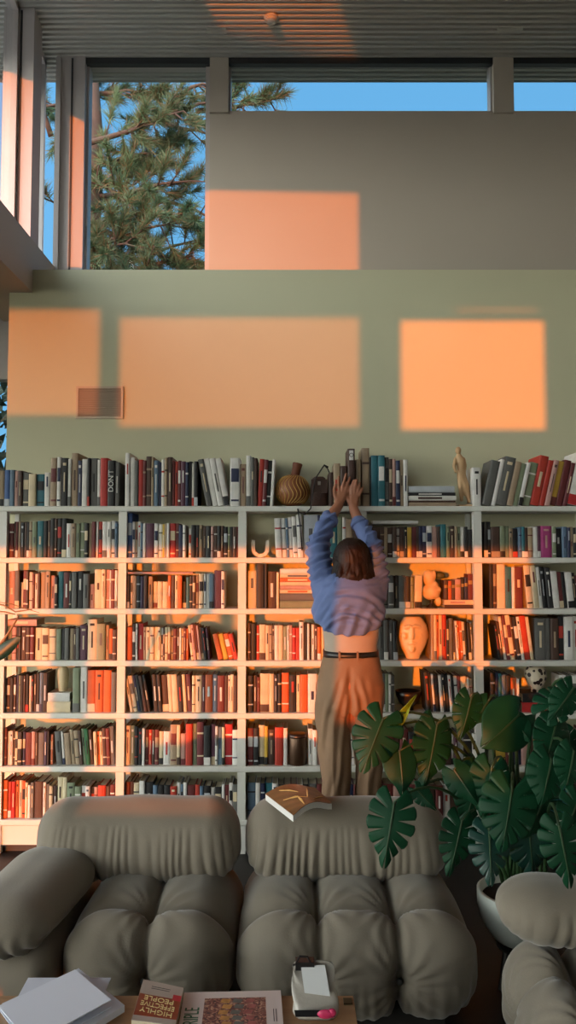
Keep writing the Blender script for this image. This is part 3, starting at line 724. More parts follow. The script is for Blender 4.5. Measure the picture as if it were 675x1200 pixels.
# statuette
M_PINE = mat('pale_wood', (196, 160, 118), 0.6, 0.1, 14, stretch=(1, 1, .3))
c = base_of(543, 0, 4.3); k = 4.3 / F
o = empty('statuette', c); tag(o, 'slender pale wooden standing figure statuette on the top shelf', 'statuette')
def sp(px, py, y=4.3): return at(px, py, y)
m = MB(); m.box(sp(536, 590).x, sp(553.5, 590).x, 4.26, 4.34, c.z + .0005, c.z + .012); m.build('base', M_PINE, o)
m = MB()
m.chain([(sp(550, 587), .012), (sp(546, 572), .02), (sp(541, 558), .026), (sp(540, 549), .022), (sp(540, 541), .027), (sp(538, 536), .02)])
m.chain([(sp(541, 586), .010), (sp(540, 570), .016), (sp(540, 558), .022)])
m.chain([(sp(538, 537), .012), (sp(537.5, 532), .010)]); m.ball(sp(537, 528), (.017, .018, .022))
m.chain([(sp(534, 538), .012), (sp(532, 546, 4.28), .010), (sp(534, 553, 4.26), .008)]); m.chain([(sp(543, 538), .012), (sp(545, 545), .010), (sp(544, 553), .009)])
remeshed(m, 'figure', M_PINE, .004, 3, o)
# white letter standing on the second shelf
c = base_of(305, 1, 4.25) + Vector((0, 0, .001)); k = 4.25 / F
m = MB(); ri, ro, st = 6.2 * k, 10.4 * k, 9.0 * k
out = [(-ro, 20 * k), (-ro, ro)] + [(-ro * math.cos(a), ro - ro * math.sin(a)) for a in [math.pi * j / 14 for j in range(1, 14)]] + [(ro, ro), (ro, 20 * k)]
inn = [(-ri, 20 * k), (-ri, ro)] + [(-ri * math.cos(a), ro - ri * math.sin(a)) for a in [math.pi * j / 14 for j in range(1, 14)]] + [(ri, ro), (ri, 20 * k)]
n = len(out); vs = [c + Vector((x, y, z)) for y in (-.015, .015) for x, z in out] + [c + Vector((x, y, z)) for y in (-.015, .015) for x, z in inn]; fs = []
for i in range(n - 1): fs += [(i, i + 1, 2 * n + i + 1, 2 * n + i), (n + i + 1, n + i, 3 * n + i, 3 * n + i + 1), (i + 1, i, n + i, n + i + 1), (2 * n + i, 2 * n + i + 1, 3 * n + i + 1, 3 * n + i)]
for i in (0, n - 1): fs.append((i, n + i, 3 * n + i, 2 * n + i))
m.add(vs, fs); M_CERAMIC = mat('cream_ceramic', (206, 196, 176), 0.4, 0.04, 8)
tag(m.build('letter_ornament', M_CERAMIC), 'white u-shaped letter ornament standing on the second shelf', 'ornament')
# flower heads in a dark footed vase, third shelf
M_PETAL = mat('ivory_ceramic', (214, 190, 150), 0.5, 0.06, 10); M_DARKCER = mat('dark_ceramic', (34, 28, 26), 0.35); M_LEAFGREY = mat('grey_green_leaf', (84, 92, 66), 0.6)
c = base_of(506, 2, 4.28); k = 4.28 / F
o = empty('bird_figurine', c); tag(o, 'pale double-lobed ceramic figurine on a dark foot, third shelf', 'figurine')
m = MB(); m.lathe([(.001, .0005), (.032, .0005), (.030, .008), (.014, .022), (.012, .036), (.022, .05), (.001, .052)], c, 24); m.build('foot', M_DARKCER, o, True)
m = MB(); z0 = c.z; m.ball((c.x - .004, c.y, z0 + .088), (.052, .042, .046)); m.ball((c.x - .016, c.y, z0 + .165), (.034, .032, .046)); m.ball((c.x + .03, c.y - .01, z0 + .10), (.022, .02, .02)); m.ball((c.x + .012, c.y - .01, z0 + .18), (.012, .012, .03)); m.ball((c.x + .036, c.y, z0 + .035), (.018, .018, .028)); m.ball((c.x + .01, c.y + .005, z0 + .12), (.03, .03, .03))
remeshed(m, 'body', M_PETAL, .0045, 3, o)
m = MB(); m.ball((c.x + .05, c.y + .04, z0 + .178), (.034, .02, .02)); m.build('leaf', M_LEAFGREY, o, True)
# ceramic head
c = base_of(483, 3, 4.29); k = 4.29 / F
o = empty('ceramic_head', c); tag(o, 'large cream ceramic head vase, fourth shelf next to the person', 'head vase')
m = MB(); rs = []
for py, hw, dp in ((774, 8, 8), (768, 8.5, 9), (762, 12, 12), (755, 15.5, 15), (747, 17.5, 17), (738, 18, 17), (731, 16, 15), (726, 12.5, 12), (723, 10, 10), (722, 8.5, 8.5)):
    z_ = at(483, py, 4.29).z; z_ = max(z_, SZ[3] + .001)
    rs.append([Vector((c.x + hw * k * math.cos(a), c.y + dp * k * math.sin(a) * (.92 if math.sin(a) < 0 else 1), z_)) for a in [2 * math.pi * j / 36 for j in range(36)]])
m.rings(rs); fy = c.y - 15.5 * k
m.chain([(at(483, 736, fy), .010), (at(483, 747, fy - .012), .014)]); m.chain([(at(475, 735, fy + .008), .011), (at(480, 734, fy), .009)]); m.chain([(at(491, 735, fy + .008), .011), (at(486, 734, fy), .009)])
m.chain([(at(479, 754, fy + .006), .008), (at(483, 753.5, fy), .009), (at(487, 754, fy + .006), .008)]); m.ball(at(474.5, 745, fy + .02), .02); m.ball(at(491.5, 745, fy + .02), .02); m.ball(at(483, 761, fy + .014), .018)
m.ball(at(466, 744, 4.29), (.012, .02, .028)); m.ball(at(500, 744, 4.29), (.012, .02, .028))
remeshed(m, 'head', M_PETAL, .005, 2, o)
# vase on two books, fifth shelf
c = base_of(75.5, 4, 4.28); c.z = Z_VASE; k = 4.28 / F
m = MB(); m.lathe([(.001, .0006), (4.4 * k, .0006), (5 * k, .004), (6 * k, 10 * k), (6.6 * k, 18 * k), (6.2 * k, 24 * k), (4.2 * k, 27.5 * k), (3.6 * k, 29 * k), (4.6 * k, 31 * k), (3.8 * k, 31 * k), (2.8 * k, 28 * k), (.001, 26 * k)], c, 30)
tag(m.build('vase', M_PETAL, smooth=True), 'cream shouldered vase standing on two flat books', 'vase')
# black bowl
c = base_of(477.5, 4, 4.30); k = 4.3 / F
m = MB(); m.lathe([(.001, .0006), (6 * k, .0006), (6 * k, 4 * k), (11 * k, 9 * k), (14.5 * k, 17 * k), (15 * k, 22 * k), (14.2 * k, 22 * k), (13.5 * k, 17 * k), (10 * k, 10 * k), (.001, 7 * k)], c, 32)
tag(m.build('bowl', M_DARKCER, smooth=True), 'black footed bowl on the fifth shelf behind the plant', 'bowl')
# bronze cylinder
M_BRONZE = mat('bronze_metal', (84, 62, 46), 0.35, 0.1, 10, metal=0.6)
c = base_of(348.5, 5, 4.26); k = 4.26 / F
o = empty('canister', c); tag(o, 'dark bronze cylindrical canister on the sixth shelf among books', 'canister')
m = MB(); m.lathe([(.001, .0006), (10.6 * k, .0006), (11 * k, .004), (11 * k, 30 * k), (10.6 * k, 31 * k), (.001, 31 * k)], c, 36); m.build('body', M_BRONZE, o, True)
m = MB(); m.lathe([(11.2 * k, 31 * k), (11.3 * k, 32 * k), (11 * k, 34.5 * k), (9 * k, 35 * k), (.001, 35 * k)], c, 36); m.build('lid', M_DARKCER, o, True)
# spotted vase
M_SPOT = mat('spotted_glaze', (206, 186, 160), 0.4)
t = M_SPOT.node_tree; b_ = t.nodes['Principled BSDF']; tc = t.nodes.new('ShaderNodeTexCoord'); vo = t.nodes.new('ShaderNodeTexVoronoi'); vo.inputs['Scale'].default_value = 34
vo.feature = 'F1'; rp = t.nodes.new('ShaderNodeValToRGB'); rp.color_ramp.interpolation = 'CONSTANT'
rp.color_ramp.elements[0].color = (*lin((40, 24, 22)), 1); e = rp.color_ramp.elements.new(.42); e.color = (*lin((214, 200, 178)), 1); rp.color_ramp.elements[-1].color = (*lin((214, 200, 178)), 1)
t.links.new(tc.outputs['Object'], vo.inputs['Vector']); t.links.new(vo.outputs['Distance'], rp.inputs[0]); t.links.new(rp.outputs[0], b_.inputs['Base Color'])
c = base_of(626, 4, 4.29); c.z = Z_SPOT; k = 4.29 / F
m = MB(); m.lathe([(.001, .0006), (6 * k, .0006), (5.6 * k, 4 * k), (9 * k, 8 * k), (12.4 * k, 16 * k), (12 * k, 24 * k), (8.5 * k, 29 * k), (6 * k, 30.5 * k), (5 * k, 30 * k), (.001, 27 * k)], c, 32)
tag(m.build('vase', M_SPOT, smooth=True), 'round cream vase with dark spots on the fifth shelf', 'vase')

# ------------------------------------------------------------------ sofas
M_VELVET = mat('grey_velvet', (124, 116, 104), 0.85, 0.09, 5, 0.08, 160, sheen=0.35, spec=0.15)
M_SEAM = mat('dark_cord', (24, 22, 20), 0.7)
M_SOFABASE = mat('sofa_base', (26, 24, 23), 0.8)
def cushion(name, size, r, seg, disp, M, parent, m=M_VELVET):
    """rounded pad: a box of quads, its corners drawn in by r, then pushed along its normals by disp"""
    hx, hy, hz = [s / 2 for s in size]; nx, ny, nz = seg if isinstance(seg, tuple) else (seg, seg, seg)
    idx = {}; vs = []; fs = []
    def vert(i, j, k):
        if (i, j, k) in idx: return idx[i, j, k]
        p = Vector(((2 * i / nx - 1) * hx, (2 * j / ny - 1) * hy, (2 * k / nz - 1) * hz)); rx, ry, rz = [min(a, b) for a, b in zip(r, (hx, hy, hz))]
        q = Vector((max(-hx + rx, min(hx - rx, p.x)), max(-hy + ry, min(hy - ry, p.y)), max(-hz + rz, min(hz - rz, p.z))))
        d = Vector(((p.x - q.x) / rx, (p.y - q.y) / ry, (p.z - q.z) / rz))
        d = d.normalized() if d.length > 1e-6 else Vector((0, 0, 1))
        base = q + Vector((d.x * rx, d.y * ry, d.z * rz)); nn = Vector((d.x / rx, d.y / ry, d.z / rz)).normalized()
        idx[i, j, k] = len(vs); vs.append(M @ (base + nn * disp(base, nn))); return idx[i, j, k]
    for k in (0, nz):
        for i in range(nx):
            for j in range(ny): f = (vert(i, j, k), vert(i + 1, j, k), vert(i + 1, j + 1, k), vert(i, j + 1, k)); fs.append(f if k else f[::-1])
    for j in (0, ny):
        for i in range(nx):
            for k in range(nz): f = (vert(i, j, k), vert(i + 1, j, k), vert(i + 1, j, k + 1), vert(i, j, k + 1)); fs.append(f[::-1] if j else f)
    for i in (0, nx):
        for j in range(ny):
            for k in range(nz): f = (vert(i, j, k), vert(i, j + 1, k), vert(i, j + 1, k + 1), vert(i, j, k + 1)); fs.append(f if i else f[::-1])
    me = bpy.data.meshes.new(name); me.from_pydata(vs, [], fs); me.materials.append(m); me.polygons.foreach_set('use_smooth', [True] * len(me.polygons))
    o = bpy.data.objects.new(name, me); COL.objects.link(o); attach(o, parent); return o
def gs(d, s): return math.exp(-(d / s) ** 2)
def seat_disp(W, D, H, seed, ncol=3, vsplit=-.27):
    sx = [W * (i / ncol - .5) for i in range(1, ncol)]; sy = vsplit * D; pw = W / ncol
    tufts = [(s, sy, H / 2, 0) for s in sx] + [(s, -D / 2, -.01, 1) for s in sx]
    def f(p, n):
        wx = 1 - abs(n.x) ** 2; wz = max(0, n.z) ** .7; out = 0.0
        for s in sx:
            d = abs(p.x - s); out -= wx * (.026 * gs(d, .013) + .020 * gs(d, .045))
        d = abs(p.y - sy); out -= wz * (.030 * gs(d, .015) + .024 * gs(d, .050))
        u = (p.x / W + .5) * ncol; out += .009 * abs(math.sin(math.pi * u)) ** .7 * wx
        if n.z > .1 and p.y > sy: out += (.016 * math.sin(math.pi * min(1, (p.y - sy) / (D * .5))) - .012) * wz
        elif n.z > .1: out += .010 * wz * math.sin(math.pi * max(0, min(1, (sy - p.y) / .2)))
        out += .016 * max(0, math.sin(math.pi * (p.z / H + .5))) * (1 - n.z * n.z)
        for sx_, sy_, sz_, ax in tufts:
            dx, dy = p.x - sx_, ((p.y - sy_) if ax == 0 else (p.z - sz_))
            if ax == 1 and n.y > -.3 or ax == 0 and n.z < .2: continue
            rr_ = math.hypot(dx, dy)
            if rr_ > .45: continue
            an = math.atan2(dy, dx)
            out += .0055 * math.sin(an * 17 + seed + 1.5 * math.sin(an * 3)) * math.exp(-(rr_ / .13) ** 2) * min(1, rr_ / .03)
            if ax == 1: out -= .022 * gs(rr_, .03)
        if n.y < -.2 and p.z < .03:
            pl_ = math.sin(p.x * 150 + 4 * noise.noise(Vector((p.x * 8, seed, p.z * 3))) + p.z * 14)
            out += .0055 * pl_ * min(1, (.03 - p.z) / (H * .35)) * max(0, noise.noise(Vector((p.x * 6, seed, 3.0))) + .35) * 1.5
        if abs(n.x) > .6:
            out += .004 * math.sin(p.y * 120 + p.z * 20 + 3 * noise.noise(Vector((seed, p.y * 8, p.z * 3)))) * max(0, min(1, (.05 - p.z) / .12))
        out += .006 * noise.noise(Vector((p.x * 6, p.y * 6 + seed, p.z * 6)))
        return out
    return f
def bolster_disp(L, H, seed, axis=0, amp=1.0):
    def f(p, n):
        u = p[axis]; t = (p.z + H / 2) / H
        fr = -n.y if axis == 0 else abs(n.x)
        low = max(0.0, min(1.0, (.74 - t) / .45)); w_ = 1 if fr > -.2 else .4
        fan = u * (1 + .10 * t)
        ph = fan * 175 + 5.0 * noise.noise(Vector((u * 7, seed, t * .8))) + 1.6 * math.sin(u * 31 + seed)
        wv = math.sin(ph); wv = wv * .6 - .7 * max(0, -wv) ** 2
        am = .0072 * amp * (.35 + 1.5 * max(0, noise.noise(Vector((u * 6.3, seed + 9, t * 1.5))) + .25))
        endw = max(0, 1 - abs(n[axis]) * .6)
        out = wv * am * low * w_ * endw
        out += .009 * noise.noise(Vector((p.x * 4 + seed, p.y * 4, p.z * 4)))
        return out
    return f
def make_seat(root, W, D, H, M, seed, ncol=3):
    cushion('seat', (W, D, H), (.14, .13, .13), (int(W / .009), 80, 44), seat_disp(W, D, H, seed, ncol), M, root)
    m = MB(); m.box(-W / 2 + .10, W / 2 - .10, -D / 2 + .10, D / 2 - .08, -H / 2 - .035, -H / 2 + .07, 0, M); m.build('base', M_SOFABASE, root)
    for i in range(1, ncol):
        m = MB(); m.ball(M @ Vector((W * (i / ncol - .5), -D / 2 + .012, -.01)), .011, 8); m.build('button', M_SEAM, root, True)
SEAT_H, D = .335, .72
def module(name, label, xl, xr, yc, zc_, rz, seed, ncol, cat='sofa'):
    o = empty(name, ((xl + xr) / 2, yc, 0)); tag(o, label, cat)
    M = Matrix.Translation(((xl + xr) / 2, yc, zc_)) @ Matrix.Rotation(rz, 4, 'Z')
    make_seat(o, xr - xl, D, SEAT_H, M, seed, ncol); return o
yc = 2.96; YFR = yc - D / 2
xa_, xb_ = at(64, 1130, YFR).x + .013, at(271, 1130, YFR).x - .013
s1 = module('sofa', 'grey velvet tufted sofa module with armrest bolster, under the first bookcase bays', xa_, xb_, yc, .205, 0, 1.0, 2)
s2 = module('sofa', 'grey velvet tufted sofa module with a brown paperback lying on its back cushion', at(275, 1130, YFR).x + .013, at(568, 1130, YFR).x - .013, yc, .205, 0, 5.0, 3)
def back(root, px0, px1, seed, y=3.13):
    pa, pb = at(px0, 980, y - .1), at(px1, 980, y - .1); L = pb.x - pa.x; zt = at(300, 934, y).z; zb = .315
    M = Matrix.Translation(((pa.x + pb.x) / 2, y, (zt + zb) / 2)) @ Matrix.Rotation(R(-8), 4, 'X')
    return cushion('backrest', (L, .30, zt - zb), (.13, .15, .135), (180, 40, 44), bolster_disp(L, zt - zb, seed), M, root)
back(s1, 37, 279.5, 2.0); back(s2, 287, 529, 7.0)
# arm: a low block with a bolster resting on it
xl_ = xa_ - .36
M = Matrix.Translation(((xl_ + xa_) / 2 - .008, yc - .02, .165))
cushion('arm_block', (xa_ - xl_ - .02, .78, .27), (.07, .09, .08), (36, 50, 30), lambda p, n: .006 * noise.noise(p * 7) + (.004 * math.sin(p.x * 130) * max(0, min(1, -p.z / .08)) if n.y < -.3 else 0), M, s1)
def arm_disp(p, n):
    u = p.x; t = (p.z + .1) / .2; out = .008 * noise.noise(p * 5)
    if n.y < -.1:
        rad_ = math.sin(u * 150 + 4 * noise.noise(Vector((u * 9, 2, 0)))); out += .0065 * rad_ * max(0, min(1, (.62 - t) / .4))
    return out + .003 * math.sin(p.y * 90 + 3 * noise.noise(p * 6)) * max(0, min(1, (.3 - t) / .3))
M = Matrix.Translation((at(40, 1060, 2.8).x - .02, 2.80, .388)) @ Matrix.Rotation(R(-10), 4, 'Z') @ Matrix.Rotation(R(3), 4, 'X')
cushion('armrest', (.33, .62, .185), (.14, .17, .09), (60, 60, 34), arm_disp, M, s1)
# third module, turned, on the near side of the plant
xl3 = at(570, 1130, 2.25).x
s3 = empty('armchair', (xl3 + .40, 2.25, 0)); tag(s3, 'grey velvet armchair module turned sideways beside the potted plant', 'armchair')
M3 = Matrix.Translation((xl3 + .46, 2.17, .205)) @ Matrix.Rotation(R(-90) - R(7), 4, 'Z')
make_seat(s3, .86, D, SEAT_H, M3, 8.0)
xa = at(588, 1060, 2.46).x
M = Matrix.Translation((xa + .36, 2.50, .478)) @ Matrix.Rotation(R(-4), 4, 'Z')
cushion('armrest', (.72, .29, .180), (.15, .13, .088), (110, 40, 34), bolster_disp(.72, .18, 4.4, 0, .8), M, s3)
M = Matrix.Translation((xl3 + .80, 2.28, .55)) @ Matrix.Rotation(R(3), 4, 'Z')
cushion('backrest', (.28, .86, .34), (.13, .15, .15), (30, 70, 34), bolster_disp(.86, .34, 5.4, 1, .5), M, s3)

# open-faced paperback on the back of the right module
M_PHOTO = mat('cover_photo', (120, 84, 52), 0.35, 0.5, 9, stretch=(1, 2.5, 1))
M_STREAK = mat('cover_streak_tan', (206, 160, 96), 0.4)  # pale streaks of the printed cover pattern
zt = at(350, 934, 3.13).z
def quad_slab(mb, P, t, mi=0, n=1):
    vs = [Vector(p) for p in P] + [Vector(p) + Vector((0, 0, t)) for p in P]
    mb.add(vs, [(0, 3, 2, 1), (4, 5, 6, 7), (0, 1, 5, 4), (1, 2, 6, 5), (2, 3, 7, 6), (3, 0, 4, 7)], mi)
zb = zt + .030
P = [on_z(311, 928, zb), on_z(344, 953, zb), on_z(389, 938, zb), on_z(369, 920, zb)]
cen = sum(P, Vector()) / 4
o = empty('paperback', (cen.x, cen.y, zt)); tag(o, 'brown covered paperback lying on the sofa back under the person', 'paperback')
def curved(P, t, zoff, sh=0.0, name='page_block', mm=None, k=10):
    mb = MB(); vs = []
    for zz in (0, t):
        for i in range(k + 1):
            u = i / k; a = P[0].lerp(P[3], u); b = P[1].lerp(P[2], u); lift = -.016 * (1 - math.sin(math.pi * min(1, u * 1.1 + .05))) - .012 * abs(2 * u - 1) ** 2
            for j in range(3):
                q = a.lerp(b, sh + (1 - 2 * sh) * j / 2); vs.append(q + Vector((0, 0, zoff + zz + lift)))
    n = (k + 1) * 3; fs = []
    for i in range(k):
        for j in range(2):
            a = i * 3 + j; fs += [(a, a + 3, a + 4, a + 1), (n + a, n + a + 1, n + a + 4, n + a + 3)]
        a = i * 3; fs += [(a, n + a, n + a + 3, a + 3), (a + 2, a + 5, n + a + 5, n + a + 2)]
    fs += [(0, 1, n + 1, n), (1, 2, n + 2, n + 1)]; a = k * 3; fs += [(a, n + a, n + a + 1, a + 1), (a + 1, n + a + 1, n + a + 2, a + 2)]
    mb.add(vs, fs); return mb.build(name, mm, o)
curved(P, .022, -.006, .01, 'page_block', mat('fresh_pages', (206, 204, 200), .8))
curved(P, .002, .0165, 0, 'cover', M_PHOTO)
mb = MB()
for (u0, v0, u1, v1, w_) in ((.1, .5, .5, .75, .03), (.5, .75, .75, .2, .03), (.2, .15, .45, .45, .025), (.6, .85, .95, .6, .03), (.35, .6, .3, .95, .02)):
    a = P[0].lerp(P[3], u0).lerp(P[1].lerp(P[2], u0), v0); b = P[0].lerp(P[3], u1).lerp(P[1].lerp(P[2], u1), v1)
    f_ = lambda u: -.016 * (1 - math.sin(math.pi * min(1, u * 1.1 + .05))) - .012 * abs(2 * u - 1) ** 2
    mb.tube([a + Vector((0, 0, .0185 + f_(u0))), a.lerp(b, .5) + Vector((0, 0, .019 + f_((u0 + u1) / 2))), b + Vector((0, 0, .0185 + f_(u1)))], [.003, .006, .002], 6, flat=.25)
mb.build('cover_streaks', M_STREAK, o)

# ------------------------------------------------------------------ coffee table
M_OAK = mat('oak', (150, 116, 84), 0.5, 0.14, 6, stretch=(1, 9, 1))
TZ = .36
pr = on_z(414, 1168, TZ); yb = on_z(200, 1167, TZ).y
tb = empty('coffee_table', (-.2, 1.65, 0)); tag(tb, 'low oak coffee table in front of the sofa modules', 'coffee table')
m = MB(); m.box(-1.1, pr.x, 1.15, yb, TZ - .04, TZ); m.build('table_top', M_OAK, tb)
for x in (-1.05, pr.x - .1):
    for y in (1.2, yb - .12):
        m = MB(); m.box(x, x + .06, y, y + .06, 0, TZ - .04); m.build('leg', M_OAK, tb)
M_BRASS = mat('table_clip_dark', (60, 52, 28), 0.5)
q = on_z(407, 1170, TZ); m = MB(); m.box(q.x - .012, q.x + .012, q.y - .03, q.y - .004, TZ, TZ + .004); m.build('corner_plate', M_BRASS, tb)
M_PAPER = mat('white_paper', (216, 220, 234), 0.6)
M_PAPER2 = mat('grey_white_paper', (204, 208, 222), 0.6)
def sheet(name, pts, z, t, m, label, cat, group=None):
    P = [on_z(x, y, z) for x, y in pts]; mb = MB(); quad_slab(mb, P, t); o_ = mb.build(name, m); tag(o_, label, cat, group); return P
sheet('paper_sheet', [(33, 1147), (130, 1147), (118, 1175), (15, 1180)], TZ + .001, .003, M_PAPER2, 'white paper sheet lowest in the pile on the coffee table', 'paper', 'papers on the coffee table')
P = sheet('paper_pad', [(2, 1184), (92, 1142), (146, 1186), (60, 1240)], TZ + .005, .018, M_PAPER2, 'thick white paper pad under the top folder on the coffee table', 'paper pad', 'papers on the coffee table')
# folder: two leaves, the upper lifting at its near corner
z1 = TZ + .030
Pl = [on_z(-2, 1180, z1), on_z(88, 1137, z1), on_z(130, 1178, z1), on_z(36, 1232, z1)]
cen = sum(Pl, Vector()) / 4; o = empty('folder', (cen.x, cen.y, TZ + .024)); tag(o, 'white folder on top of the papers on the coffee table', 'folder', 'papers on the coffee table')
mb = MB(); quad_slab(mb, [p + Vector((0, 0, -.006)) for p in Pl], .002); mb.build('lower_leaf', M_PAPER2, o)
mb = MB(); q = [Pl[0] + Vector((0, 0, 0)), Pl[1], Pl[2] + Vector((0, 0, .012)), Pl[3] + Vector((0, 0, .016))]; quad_slab(mb, q, .0025); mb.build('upper_leaf', M_PAPER, o)
# paperback with a rust cover, upside down to the camera
M_RUST = mat('rust_cover', (126, 52, 28), 0.4, 0.12, 30); M_COVERGREY = mat('grey_cover', (160, 146, 138), 0.5, .06, 20); M_LETTER = mat('cover_letters', (214, 196, 140), 0.5); M_REDSPOT = mat('cover_red', (170, 40, 52), .5); M_INK = mat('ink', (48, 44, 46), .7)
zc_ = TZ + .026
C4 = [on_z(215, 1157.5, zc_), on_z(168, 1147.5, zc_), on_z(154, 1195, zc_), on_z(206, 1201, zc_)]      # the cover seen from its own foot
cen = sum(C4, Vector()) / 4; o = empty('paperback', (cen.x, cen.y, TZ)); tag(o, 'thick paperback with rust cover lying upside down on the coffee table', 'paperback')
def cov(u, v, dz=0.0):       # u along the cover's reading direction, v from its foot upwards
    return C4[0].lerp(C4[1], u).lerp(C4[3].lerp(C4[2], u), v) + Vector((0, 0, dz))
mb = MB(); quad_slab(mb, [p - Vector((0, 0, .024)) for p in C4], .0225); mb.build('page_block', M_PAGE, o)
mb = MB(); quad_slab(mb, [p - Vector((0, 0, .0015)) for p in C4], .0015); mb.build('cover', M_COVERGREY, o)
mb = MB(); quad_slab(mb, [cov(.0, .36), cov(.99, .36), cov(.99, .88), cov(.0, .88)], .0004); mb.build('cover_panel', M_RUST, o)
mb = MB(); quad_slab(mb, [cov(.0, .25), cov(.2, .25), cov(.2, .40), cov(.0, .40)], .0006); mb.build('cover_badge', M_REDSPOT, o)
ux = (C4[1] - C4[0]); uy = (C4[3] - C4[0]); wl = ux.length; hl = uy.length
def on_cover(txt, u, v, size, m_, sx=1.0, nm='cover_title', dz=.0009):
    ex = ux.normalized() * sx; ey = uy.normalized(); q = cov(u, v, dz)
    M = Matrix(((ex.x, ey.x, 0, q.x), (ex.y, ey.y, 0, q.y), (ex.z, ey.z, 1, q.z), (0, 0, 0, 1)))
    lettering(nm, txt, size, M, m_, o, .0003)
on_cover('HIGHLY', .5, .755, hl * .17, M_LETTER, .95); on_cover('EFFECTIVE', .5, .60, hl * .17, M_LETTER, .78); on_cover('PEOPLE', .5, .45, hl * .17, M_LETTER, .95)
mb = MB()
for v in (.18, .13): quad_slab(mb, [cov(.25 + v * .3, v), cov(.75, v), cov(.75, v + .012), cov(.25 + v * .3, v + .012)], .0004)
mb.build('cover_lines', M_INK, o)
# large magazine
M_MAG = mat('magazine_cover', (206, 192, 190), 0.4); M_GREEN_INK = mat('green_ink', (36, 96, 66), .5)
zc_ = TZ + .009
C4 = [on_z(207, 1215, zc_), on_z(216, 1163, zc_), on_z(329, 1160.5, zc_), on_z(333, 1212, zc_)]
cen = sum(C4, Vector()) / 4; o = empty('magazine', (cen.x, cen.y, TZ)); tag(o, 'large pale pink magazine with a figured picture on the coffee table', 'magazine')
mb = MB(); quad_slab(mb, [p - Vector((0, 0, .008)) for p in C4], .007); mb.build('page_block', M_PAGE, o)
mb = MB(); quad_slab(mb, [p - Vector((0, 0, .001)) for p in C4], .001); mb.build('cover', M_MAG, o)
def mc(u, v, dz=0.0): return C4[1].lerp(C4[2], u).lerp(C4[0].lerp(C4[3], u), v) + Vector((0, 0, dz))
M_PIC = mat('cover_picture', (120, 84, 84), .45)
t = M_PIC.node_tree; b_ = t.nodes['Principled BSDF']; tc = t.nodes.new('ShaderNodeTexCoord'); vo = t.nodes.new('ShaderNodeTexNoise'); vo.inputs['Scale'].default_value = 55; vo.inputs['Distortion'].default_value = 2.5
rp = t.nodes.new('ShaderNodeValToRGB'); els = rp.color_ramp.elements; els[0].color = (*lin((52, 40, 48)), 1); els[0].position = .35; els[1].color = (*lin((186, 150, 130)), 1); els[1].position = .66
e = els.new(.5); e.color = (*lin((120, 66, 62)), 1)
t.links.new(tc.outputs['Object'], vo.inputs['Vector']); t.links.new(vo.outputs['Fac'], rp.inputs[0]); t.links.new(rp.outputs[0], b_.inputs['Base Color'])
M_STRIPE = [mat('picture_tint_' + n_, c_, .45, .35, 60) for n_, c_ in (('ochre', (176, 128, 70)), ('slate', (84, 92, 92)), ('rose', (150, 84, 84)))]
mb = MB(); quad_slab(mb, [mc(.22, .95), mc(.84, .95), mc(.84, .16), mc(.22, .16)], .0003); mb.build('cover_picture', M_PIC, o)
for (u0, u1), mm in zip(((.38, .49), (.50, .61), (.63, .73)), M_STRIPE):
    mb = MB()
    for i in range(6):
        v0 = .18 + i * .13; uu = u0 + .02 * math.sin(i * 2.1); quad_slab(mb, [mc(uu, v0 + .09), mc(uu + (u1 - u0) * .8, v0 + .11), mc(uu + (u1 - u0), v0 + .02), mc(uu + .02, v0)], .0005)
    mb.build('picture_stripe', mm, o)
ux = (C4[1] - C4[0]); uy = -(C4[2] - C4[1])
ex, ey = ux.normalized(), uy.normalized(); q = mc(.115, .62, .0006)
M = Matrix(((ex.x, ey.x, 0, q.x), (ex.y, ey.y, 0, q.y), (0, 0, 1, q.z), (0, 0, 0, 1)))
lettering('cover_title', 'TRIPLE', ux.length * .21, Matrix.Translation((0, 0, 0)) @ M @ Matrix.Diagonal((.8, 1.35, 1, 1)), M_GREEN_INK, o, .0003)
q = mc(.93, .55, .0006); M = Matrix(((ex.x, ey.x, 0, q.x), (ex.y, ey.y, 0, q.y), (0, 0, 1, q.z), (0, 0, 0, 1)))
mb = MB()
for u in (.91, .935): quad_slab(mb, [mc(u, .72), mc(u + .008, .72), mc(u + .008, .44), mc(u, .44)], .0004)
mb.build('cover_lines', M_INK, o)
# pouch of coffee closed by a black clip
M_FOIL = mat('grey_pouch', (158, 152, 144), 0.35, .08, 14, .3, 30); M_LABEL = mat('white_label', (210, 212, 214), .5); M_CLIP = mat('black_clip', (22, 22, 24), .35); M_PINK = mat('pink_print', (196, 50, 96), .4)
a, b = on_z(343, 1192, TZ), on_z(397, 1192, TZ); w_ = (b.x - a.x); cx, cy = (a.x + b.x) / 2, a.y
o = empty('coffee_pouch', (cx, cy, TZ)); tag(o, 'grey foil pouch closed with a black clip on the coffee table', 'pouch')
mb = MB(); rs = []; hgt = .165
def pouch_c(t): return Vector((cx - .006 * t, cy + .075 * t, TZ + .014 + .055 * t + .03 * math.sin(t * 1.5)))
for i in range(15):
    t = i / 14; th = .036 * (1 - t) ** .7 * min(1, .45 + t * 5) + .003; hw = w_ / 2 * (1 - .09 * t); cc = pouch_c(t)
    rs.append([cc + Vector((hw * math.copysign(abs(math.cos(q_)) ** .45, math.cos(q_)) + .003 * math.sin(t * 9 + q_ * 2), th * math.sin(q_) + .003 * math.sin(t * 14 + q_ * 3) * (t > .05), .012 * math.sin(q_))) for q_ in [2 * math.pi * j / 28 for j in range(28)]])
mb.rings(rs); mb.build('pouch_body', M_FOIL, o, True)
def pf(u, t, off): c_ = pouch_c(t); return c_ + Vector((u * w_, -(.036 * (1 - t) ** .7 + .004) * .9 - off * .75, .004 + off * .65))
